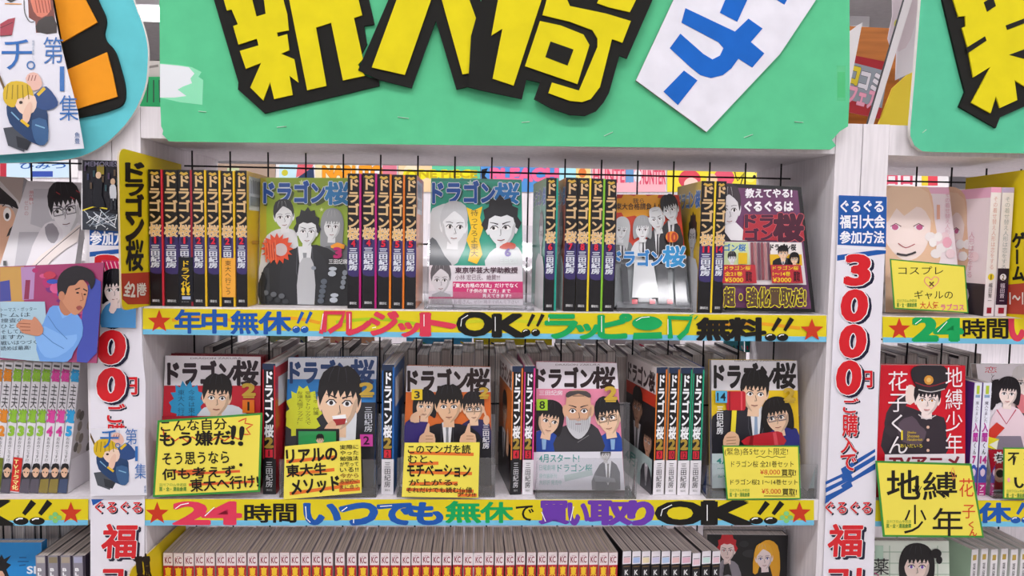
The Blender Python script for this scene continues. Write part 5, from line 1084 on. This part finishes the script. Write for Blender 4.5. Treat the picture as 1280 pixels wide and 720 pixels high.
# ================================================================== right bookcase contents
def pinkface(a, x, y, s, sk=1):
    a.poly([(x-42*s*sk,y-20*s),(x-36*s*sk,y-52*s),(x-6*s,y-66*s),(x+26*s*sk,y-52*s),(x+34*s*sk,y-10*s),(x+36*s*sk,y+60*s),(x-44*s*sk,y+70*s)], '#eec4a2', 3)
    a.poly([(x-34*s*sk,y-16*s),(x-32*s*sk,y+14*s),(x-14*s*sk,y+38*s),(x+4*s*sk,y+42*s),(x+20*s*sk,y+30*s),(x+28*s*sk,y+6*s),(x+26*s*sk,y-20*s),(x,y-34*s)], '#fae6e0', 3)
    a.poly([(x-40*s*sk,y-4*s),(x-36*s*sk,y-44*s),(x-6*s,y-58*s),(x+26*s*sk,y-46*s),(x+32*s*sk,y-6*s),(x+22*s*sk,y-22*s),(x+10*s*sk,y-28*s),(x-6*s*sk,y-16*s),(x-16*s*sk,y-26*s),(x-26*s*sk,y-10*s)], '#f3d2b4', 2)
    for k in (-1, 1): a.ell(x-2*s+k*16*s*sk, y-1*s, 6.5*s*sk, 4*s, '#fbf2f4', 12); a.ell(x-2*s+k*16*s*sk, y-1*s, 4.4*s*sk, 3.8*s, '#c45a8a', 12); a.stroke([(x-2*s+k*15*s*sk-7*s*sk, y-2*s), (x-2*s+k*15*s*sk, y-6*s), (x-2*s+k*15*s*sk+7*s*sk, y-2*s)], 1.1*s, '#6a3040')
    a.stroke([(x-14*s*sk,y+20*s),(x-4*s*sk,y+26*s),(x+8*s*sk,y+21*s)], 1.2*s, '#b04a50', 3)
def cov_p(a):
    a.poly([(1095,225),(1200,225),(1215,395),(1095,395)], '#f4e6ea'); a.poly([(1095,225),(1200,225),(1200,243),(1095,240)], '#efb6d0'); pinkface(a, 1136, 285, .95)
    a.text('その着せ替え人形は', 1181, 240, 1188, 300, '#e4b8c4', bold=0, vert=True); a.rect(1171, 256, 1175, 274, '#e8b098')
    for k in range(9): a.ell(1163+(k*11 % 26), 296+(k*7 % 28), 7-(k % 3), 6, ['#f6eeee', '#f2d6da', '#fbf6f4'][k % 3], 10)
    a.ell(1184, 303, 6, 7, '#f0b0c0', 10); a.stroke([(1121,317),(1133,319),(1145,315)], 2.6, '#2e2228', 2)
    a.poly([(1104,395),(1108,345),(1130,335),(1170,335),(1200,360),(1206,395)], '#e9c0a4', 2)
face_book('comic_book', 'pale pink comic cover of a smiling blond-haired face on the right bookcase', [(1107.5, 232), (1186, 234.5), (1204, 390), (1106, 389)], Z1, .04, .22, cov_p, side='#f0dce2', kind='s')
def front_p(a, w, h):
    a.rect(0, 0, w, h, '#f4e4e8'); a.rect(0, 0, w, 14, '#efb6d0'); pinkface(a, 44, 60, 1.0); a.rect(0, 132, w, h, '#2a2430'); a.rect(0, 128, w*.4, 150, '#f4eef0')
    for k in range(9): a.ell(60+(k*11 % 40), 78+(k*17 % 34), 9, 7, ['#f6eeee', '#f2d6da', '#fbf6f4'][k % 3], 10)
    a.text('人形は恋をする', 84, 60, 96, 125, '#dba8b4', bold=0, vert=True); a.ell(70, 150, 22, 16, '#b9b0b6', 12)
def spine_p(num, c1_, dark):
    def f(a, w, h):
        a.rect(0, 0, w, h, '#f2ecf0'); a.rect(0, 0, w, 7, c1_); a.text('その着せ替え人形は恋をする', 4, 12, w-4, 112, '#d9a8a4' if num == 1 else '#a9b0b8', bold=.0, vert=True)
        if dark: a.rect(0, 110, w, 160, '#2a1c34')
        a.ell(w/2, 122, 4.6, 4.6, '#f0d838' if num == 1 else '#f4f0f6'); a.text(str(num), w/2-1.6, 119, w/2+1.6, 125.5, '#6a5a20')
        a.text('福田晋一', 4.4, 130, w-4.4, 158, '#333' if not dark else '#e8e0ee', bold=.0, vert=True); a.rect(4, 164, w-4, 172, '#a8203a')
    return f
for n, a_, b_, yy, cc, dk, rz in ((1, 1229.5, 1243, .012, '#efa8cc', False, .06), (2, 1244, 1258.5, .012, '#c4b4dc', True, .0)):
    x0, x1 = px_x(a_, 385, yy), px_x(b_, 385, yy)
    spine_book('comic_book', ['', 'pale comic spine with a yellow number 1, turned to show its pink cover', 'pale comic spine with a dark lower block and number 2'][n], x1-x0-.0004, .176, .12, ((x0+x1)/2, yy, Z1), rz, 'pale comics on the right bookcase', spine=spine_p(n, cc, dk), front=front_p if n == 1 else None, cs='#f2ecf0', cf='#f4e4e8', cb='#eee')
def cov_h(a):
    a.poly([(1095,450),(1215,450),(1220,630),(1095,630)], '#cf1428')
    a.poly([(1108,572),(1104,540),(1112,520),(1126,508),(1140,510),(1160,518),(1180,522),(1183,545),(1180,572)], '#352c34', 2); a.poly([(1122,530),(1140,520),(1150,532),(1158,540),(1150,556),(1128,552)], '#5c4c58', 2)
    a.poly([(1106,540),(1108,516),(1118,502),(1128,492),(1136,498),(1130,512),(1124,526),(1120,546)], '#3a3038', 2); a.poly([(1132,501),(1133,484),(1140,481),(1146,488),(1146,498),(1138,506)], '#f2dcd2', 2)
    a.head(1159, 500, 31, 38, '#f4e2dc', '#241d22', .04, 'short', eye='#c07a28', mouth='#b02a34')
    a.poly([(1139,470),(1142,459),(1160,456),(1180,458),(1186,470),(1182,486),(1164,490),(1148,486)], '#2a272c', 3); a.stroke([(1144,478),(1162,483),(1184,477)], 1.4, '#8c2430', 3); a.stroke([(1148,487),(1164,490),(1181,486)], 1.2, '#cfcac8', 3); a.ell(1161, 475, 6, 6, '#d8953a', 10); a.ell(1161, 475, 3, 3, '#e8c070', 8)
    a.stroke([(1148,518),(1158,524),(1170,519)], 1.2, '#d8d0d0', 3)
    for y in (534, 550, 563): a.ell(1160, y, 2, 2, '#e0b8a0', 8)
    a.text('地縛少年', 1181, 458, 1204, 568, '#f6eef0', bold=.0, vert=True); a.text('花子くん', 1109, 463, 1136, 569, '#f6eef0', bold=.0, vert=True)
    a.text('1', 1125, 538, 1130, 550, '#f0d830', bold=.0); a.text('あいだいろ', 1125, 555, 1153, 559.5, '#f0d830', bold=.0); 
    for k in range(3): a.text(['Jibaku', 'Shonen', 'Hanako-kun'][k], 1134, 539+k*4.2, 1145+k*4, 542.6+k*4.2, '#d8b830', bold=.01)
    a.poly([(1106,568),(1206,567),(1206,600),(1106,600)], '#f0e6ea'); a.text('TVアニメ', 1112, 571, 1200, 586, '#8c1f34', bold=.04)
face_book('comic_book', 'red comic cover of a figure in a black peaked cap on the right bookcase', [(1101, 456), (1206.5, 457), (1207, 614), (1094, 613)], Z2, .010, .04, cov_h, side='#cf1428')
def spine_v(num):
    def f(a, w, h):
        a.rect(0, 0, w, h, '#e6e6f2'); a.rect(w*.3, 4, w*.7, 16, '#b8cc3a'); a.rect(2, 17, w-2, 21, '#8aa8c8'); a.text('魔入りました', 3, 26, w-3, 56, '#4a3a5a', bold=0, vert=True)
        a.text('入間', 1.4, 56, w-1.4, 84, '#b8309a', bold=.04, vert=True); a.text('くん', 3, 84, w-3, 102, '#222', bold=.02, vert=True); a.text(str(num), 3 if num < 10 else 1.4, 104, w-3.4 if num < 10 else w-1.4, 114, '#c0308a', bold=.05)
        a.poly([(0,120),(w,120),(w,142),(0,142)], '#4a56a8'); a.ell(w/2, 126, w*.3, 7, '#e8cfe0'); a.poly([(1,126),(3,117),(w-3,117),(w-1,126),(w/2,121)], '#2c50b4', 2); a.rect(0, 142, w, h, '#c02484'); a.text('アニメ', 2, 144, w-2, 168, '#f4f0f4', bold=.03, vert=True)
    return f
for n, a_, b_ in ((7, 1211, 1220.5), (14, 1222, 1232.5)):
    x0, x1 = px_x(a_, 600, .02), px_x(b_, 600, .02)
    spine_book('comic_book', 'pale lilac comic spine numbered %s beside the red cap cover' % {7: 'seven, nearer the cap', 14: 'fourteen, farther from the cap'}[n], x1-x0-.0004, .160, .108, ((x0+x1)/2, .02, Z2), .02, 'lilac comics on the right bookcase', spine=spine_v(n), cs='#e6e6f2', cf='#6a3a9a', cb='#ddd')
def cov_k(a):
    a.poly([(1200,450),(1340,450),(1340,640),(1205,640)], '#ece4ea'); a.text('恋', 1231, 458, 1246, 466, '#d84a5a', bold=0); a.text('と弾丸', 1238, 466, 1244, 500, '#6a5a60', bold=0, vert=True)
    a.poly([(1262,560),(1262,480),(1272,462),(1290,456),(1320,460),(1330,560)], '#d8c0be', 2); a.head(1281, 478, 26, 34, '#f6e4de', '#dcd6d6', -.2, 'short', mouth='#a8484a')
    a.poly([(1270,500),(1292,505),(1320,520),(1320,570),(1275,560)], '#2c2428', 2); a.poly([(1266,490),(1290,500),(1296,514),(1276,516)], '#d87a80', 2)
    a.poly([(1234,560),(1240,522),(1250,510),(1266,508),(1280,520),(1284,560)], '#f0d6de', 2); a.stroke([(1246,512),(1258,530),(1270,512)], 1.4, '#c03a5a'); a.poly([(1240,560),(1244,545),(1276,545),(1284,575),(1242,575)], '#8c8090')
    a.head(1260, 492, 24, 31, '#f6e2da', '#1c161c', .08, 'bob', mouth='#b03a3a'); a.poly([(1240,490),(1239,478),(1248,474),(1250,486),(1244,508),(1238,512)], '#1c161c', 2)
    a.poly([(1233,540),(1246,528),(1256,535),(1240,552)], '#d83a2a'); a.poly([(1231,545),(1249,549),(1244,562),(1230,558)], '#f0e030'); a.poly([(1236,556),(1248,550),(1246,562)], '#f6f4e0')
    a.rect(1232, 562, 1340, 640, '#b81c34'); starb(a, 1249, 572, 8, 8, '#f4f0f0', 10); a.text('ち', 1245, 568, 1254, 576, '#222', bold=.03); a.ell(1250, 594, 8, 9, '#d8a890'); a.ell(1250, 592, 5, 5, '#3a2a2a')
face_book('comic_book', 'pale comic cover of a dark-haired girl embraced, at the right photo edge', [(1220, 455), (1330, 456), (1340, 618), (1240, 617)], Z2+.003, .036, .10, cov_k, side='#ddd')
stand('clear acrylic stand beside the lilac spines', 1244, 1350, 578, Z2, .006, .05, .09, .1)
def cov_m(a):
    a.rect(1088, 674, 1192, 780, '#dfe6da'); 
    for k in range(5): a.stroke([(1092+k*20, 682), (1092+k*20, 780)], .8, '#8fae94')
    for k in range(3): a.stroke([(1092, 690+k*14), (1188, 690+k*14)], .8, '#8fae94')
    a.rect(1094, 682, 1104, 700, '#b8d4c0'); a.poly([(1140,780),(1140,735),(1170,735),(1172,780)], '#7a4a8c', 2); a.head(1146, 708, 34, 42, '#f4dcd2', '#1c181c', .02, 'bob', eye='#7a4ab0')
    a.ell(1170, 692, 7, 6, '#1c181c'); a.ell(1174, 700, 4, 5, '#1c181c'); a.text('薬屋', 1091, 697, 1112, 742, '#221f24', bold=.0, vert=True); a.stroke([(1093,716),(1098,719),(1096,724)], 1.5, '#c05a8c')
face_book('comic_book', 'pale green comic cover of a dark-haired figure at the bottom right', [(1090, 675.5), (1186, 676), (1190, 780), (1088, 780)], Z3, .03, .05, cov_m, side='#dfe6da')
for i in range(7):
    def sp(a, w, h, i=i):
        a.rect(0, 0, w, h, '#e4e0e2'); a.rect(w*.2, 8, w*.75, 16, '#b89a44'); a.text('薬屋のひとりごと', 3, 20, w-3, 110, '#2c282c', bold=0, vert=True)
    px = [1214, 1226, 1238.5, 1251, 1263.5, 1276, 1288.5][i]; x0 = px_x(px, 690, .03); T = .0115
    spine_book('comic_book', 'white comic spine with a gold emblem at the bottom right, %s from the green cover' % ordinal(i+1), T, W(1240, 687, .03).z-Z3+.001*(i % 2), .098, (x0+T/2, .03, Z3), .22-.02*i, 'white comics at the bottom right', spine=sp, cs='#e4e0e2', cf='#d4d8d0' if i else '#a8c4a8', cb='#ddd', page=PAGEW)

# ================================================================== things beyond the wire grid and above the bookcases
far = thing('bookcase', 'white bookcase across the far aisle, seen through the wire grid', 'bookcase', (0, 1.75, 0))
m = MB(); m.box((-2.2, 1.62, 0), (2.2, 1.9, 1.70), WH); part('carcass', m, far)
for zz in (.35, .7, 1.05, 1.4): m = MB(); m.box((-2.2, 1.5, zz), (2.2, 1.62, zz+.025), WH); part('shelf', m, far)
HPY = 1.6165
hp = Plane((0, HPY, CZ))
def rear_header(label, px0, px1, fn, y0=208, y1=232):
    m = MB(); f = [hp(*q) for q in ((px0, y0+.011*(px0-600)), (px1, y0+.011*(px1-600)), (px1, y1+8), (px0, y1+8))]; m.prism(f, [v+Vector((0, .003, 0)) for v in f], '#e8e4e4')
    o = single('header_strip', m, label, 'sign'); a = Art(hp); a.clip_to(f, hp.n); fn(a); part('printing', a, o)
def rh0(a): a.rect(284, 210, 299, 232, '#b9c49a'); a.poly([(286,232),(290,214),(297,216),(299,232)], '#e8cf6a', 2)
rear_header('tan header strip at the far left beyond the wire grid', 252, 344, rh0); bpy.data.objects['header_strip'].data.materials[0] = mat('#a8917f')
def rh1(a):
    a.rect(349, 206, 372, 240, '#bfe0ea'); a.poly([(372,205),(392,205),(388,214),(370,222)], '#d8606a'); a.poly([(372,222),(392,208),(394,240),(370,240)], '#2a3c5c'); a.ell(356, 216, 4, 4, '#c8c43a')
    a.rect(394, 205, 446, 240, '#e8dcb0'); a.text('NARUTO', 404, 208, 478, 222, '#f09a1e', bold=.07, outline='#a85a10', ow=.02); a.rect(478, 206, 496, 240, '#d87a8c')
rear_header('colourful header strip with orange letters beyond the wire grid', 345, 497, rh1)
def rh2(a):
    a.rect(498, 206, 540, 240, '#eccfa0'); a.ell(514, 212, 9, 6, '#f0e0c0'); a.rect(540, 206, 600, 240, '#5fc49a')
    for k in range(6): a.ell(512+k*14.5, 218, 8.6, 6.5, '#e8e01e', 10); a.rect(507+k*14.5, 216, 515+k*14.5, 222, '#e8e01e')
    a.text('ONE PIECE', 508, 213, 596, 222, '#c9b010', bold=.04)
rear_header('green header strip with yellow bubble letters beyond the wire grid', 498, 600, rh2)
def rh3(a):
    a.rect(600, 206, 702, 240, '#4f8fd0'); a.poly([(602,212),(610,210),(606,220),(612,226),(602,228)], '#14121a'); a.text('BLEACH', 614, 211, 697, 226, '#ee6a96', bold=.07, outline='#e0405c', ow=.01); a.rect(699, 206, 720, 240, '#a8e0ea'); a.rect(720, 206, 738, 240, '#f0d48a'); a.ell(728, 216, 5, 6, '#e07a3a')
rear_header('blue header strip with pink letters beyond the wire grid', 601, 739, rh3)
def rh4(a):
    a.rect(740, 206, 832, 240, '#f0b4bc'); a.text('HUNTER', 742, 211, 788, 228, '#e0506a', bold=.03); a.rect(782, 212, 792, 228, '#6a9ac8'); a.text('HUNTER', 800, 212, 832, 230, '#e0506a', bold=.03); a.ell(797, 220, 5, 8, '#e8e8ea')
rear_header('pink header strip with red letters beyond the wire grid', 740, 833, rh4)
def rh5(a):
    a.rect(833, 206, 952, 240, '#eedc3a'); a.ell(862, 224, 14, 12, '#d84a5a'); a.ell(864, 230, 9, 8, '#f2cfc0'); a.ell(905, 222, 13, 11, '#e25a72'); a.ell(890, 226, 7, 9, '#f0c8a0')
    a.stroke([(918,212),(922,226),(930,216),(926,230)], 1.4, '#3a3a2a', 2); a.ell(938, 220, 7, 8, '#f4ee6a'); a.ell(943, 221, 2, 2.4, '#1a1a1a'); a.stroke([(948,212),(944,216)], 1.2, '#333')
rear_header('yellow header strip with round red shapes beyond the wire grid', 834, 950, rh5)
def rh6(a): a.text('ロロ', 1108, 218, 1140, 230, '#d8506a', bold=.05); a.rect(1152, 216, 1160, 232, '#e8d03a'); a.rect(1160, 216, 1172, 232, '#e04a5a')
rear_header('white header strip with red outlines beyond the grid of the right bookcase', 1108, 1186, rh6, 211, 226)
def rh7(a): a.rect(8, 202, 88, 222, '#c9e0ee'); a.text('ひみつ', 25, 204, 82, 211, '#2a62b0', bold=.02); a.rect(40, 214, 66, 221, '#3550a8'); a.rect(0, 202, 8, 222, '#b83040')
rear_header('pale strip with blue letters beyond the grid of the left bookcase', -10, 97, rh7, 205, 214)
# small loose things seen below the first shelf, on the far side
hp2 = Plane((0, .284, CZ))
for i, (x0, x1, c) in enumerate(((270, 297, '#c9dae2'), (333, 384, '#8fa07c'), (404, 468, '#e8b088'), (508, 590, '#4aa8d8'), (592, 690, '#e0d028'), (694, 760, '#d8dde0'), (762, 850, '#e8dede'), (905, 930, '#58b4c4'), (932, 950, '#2f9490'))):
    m = MB(); yb = 428+.012*(x0-400); f = [hp2(*q) for q in ((x0, yb-24), (x1, yb-24), (x1, yb+6), (x0, yb+6))]; m.prism(f, [v+Vector((0, .004, 0)) for v in f], c)
    o = single('price_slip', m, 'coloured slip on the far shelf edge, %s from the left, under the upper shelf' % ordinal(i+1), 'slip', 'slips on the far shelf edge')
    a = Art(hp2)
    for k in range(5): a.stroke([(x0+(x1-x0)*k/5+2, yb-2), (x0+(x1-x0)*(k+.7)/5, yb+3)], 2, ['#2a3c6c', '#e8e4e0', '#e0c43a', '#d8506a', '#3a8c5a'][(k+i) % 5])
    part('printing', a, o)
# upright boards standing on the right of the top
TY = .12
tp = Plane((0, TY, CZ)); tp2 = Plane((0, .2, CZ)); tp3 = Plane((0, .26, CZ))
def upright(name, label, pts, pl, T, c, fn=None, cat='board', kind='p', side=None):
    m = MB(); f = [pl(*q) for q in pts]; m.prism(f, [v+Vector((0, T, 0)) for v in f], (c, kind), mside=side or (c, kind)); o = single(name, m, label, cat)
    if fn: a = Art(pl); a.clip_to(f, pl.n) if len(f) == 4 else None; fn(a); part('printing', a, o)
    return o
upright('timber_panel', 'orange-brown timber panel behind the gap between the green signs', [(1050, 32), (1126, 36), (1122, 162), (1048, 162)], tp3, .015, '#b9743a', kind='t')
def rs(a):
    a.poly([(1058,76),(1112,90),(1106,136),(1058,124)], '#9aa4ae'); a.text('コミ', 1075, 91, 1101, 113, '#eceaf0', bold=.06, outline='#333', ow=.02, rot=.25); a.text('コ', 1060, 84, 1073, 104, '#e8d23a', bold=.07, outline='#333', ow=.02, rot=.25); a.text('フェア', 1060, 112, 1096, 132, '#f0a8c0', bold=.06, outline='#b05070', ow=.01, rot=.25)
upright('small_sign', 'dark red sign with white and pink letters standing on top behind the signs', [(1052, 66), (1112, 78), (1100, 148), (1052, 138)], tp2, .004, '#b03038', rs, 'sign')
upright('leaning_board', 'narrow white board leaning steeply in the gap between the green signs', [(1148, -60), (1153, -40), (1090, 161.5), (1083, 161.5)], tp, .006, '#e9e6ea', side='#2a2a30')
upright('leaning_board', 'small white board tip beside the middle green sign', [(1055, 44), (1078, 28), (1052, 161), (1046, 161)], tp, .004, '#eceaec')
upright('leaning_board', 'yellow board standing behind the right green sign', [(1142, 86), (1190, 70), (1190, 166), (1094, 166), (1116, 110)], tp2, .004, '#f6dd44')
upright('leaning_board', 'white sheet hanging between the leaning board and right green sign', [(1126, -60), (1190, -60), (1190, 70), (1141, 90), (1120, 100)], Plane((0, .17, CZ)), .003, '#e4e0e6')
upright('paper_tag', 'pink-edged paper tag in front of the white sheet', smooth([(1118, -20), (1146, -20), (1144, 30), (1132, 60), (1118, 62), (1110, 48), (1116, 20)], 2), Plane((0, .15, CZ)), .002, '#ddd0d8', lambda a: (a.ell(1122, 30, 4.5, 6, '#d8d060'), a.stroke([(1121, 45), (1119, 54)], 4, '#c890a8')), 'tag')
# seen in the slit left of the green sign
upright('far_sign', 'far green sign with dark strokes in the slit beside the pale blue sign', [(172, 96), (205, 96), (205, 150), (165, 150)], Plane((0, .24, CZ)), .004, '#2fae6a', lambda a: [a.stroke([(178+k*7, 100), (176+k*8, 128)], 1.6, '#3a5a4a') for k in range(4)], 'sign')
upright('far_carton', 'pale carton end above the far green sign', [(172, 78), (205, 74), (205, 98), (172, 99)], Plane((0, .245, CZ)), .01, '#c9c4be', lambda a: (a.rect(170, 68, 206, 76, '#1c1a1e'), a.stroke([(186, 84), (198, 82)], 3, '#8a8480')), 'carton')
bpy.data.objects.remove(_co)
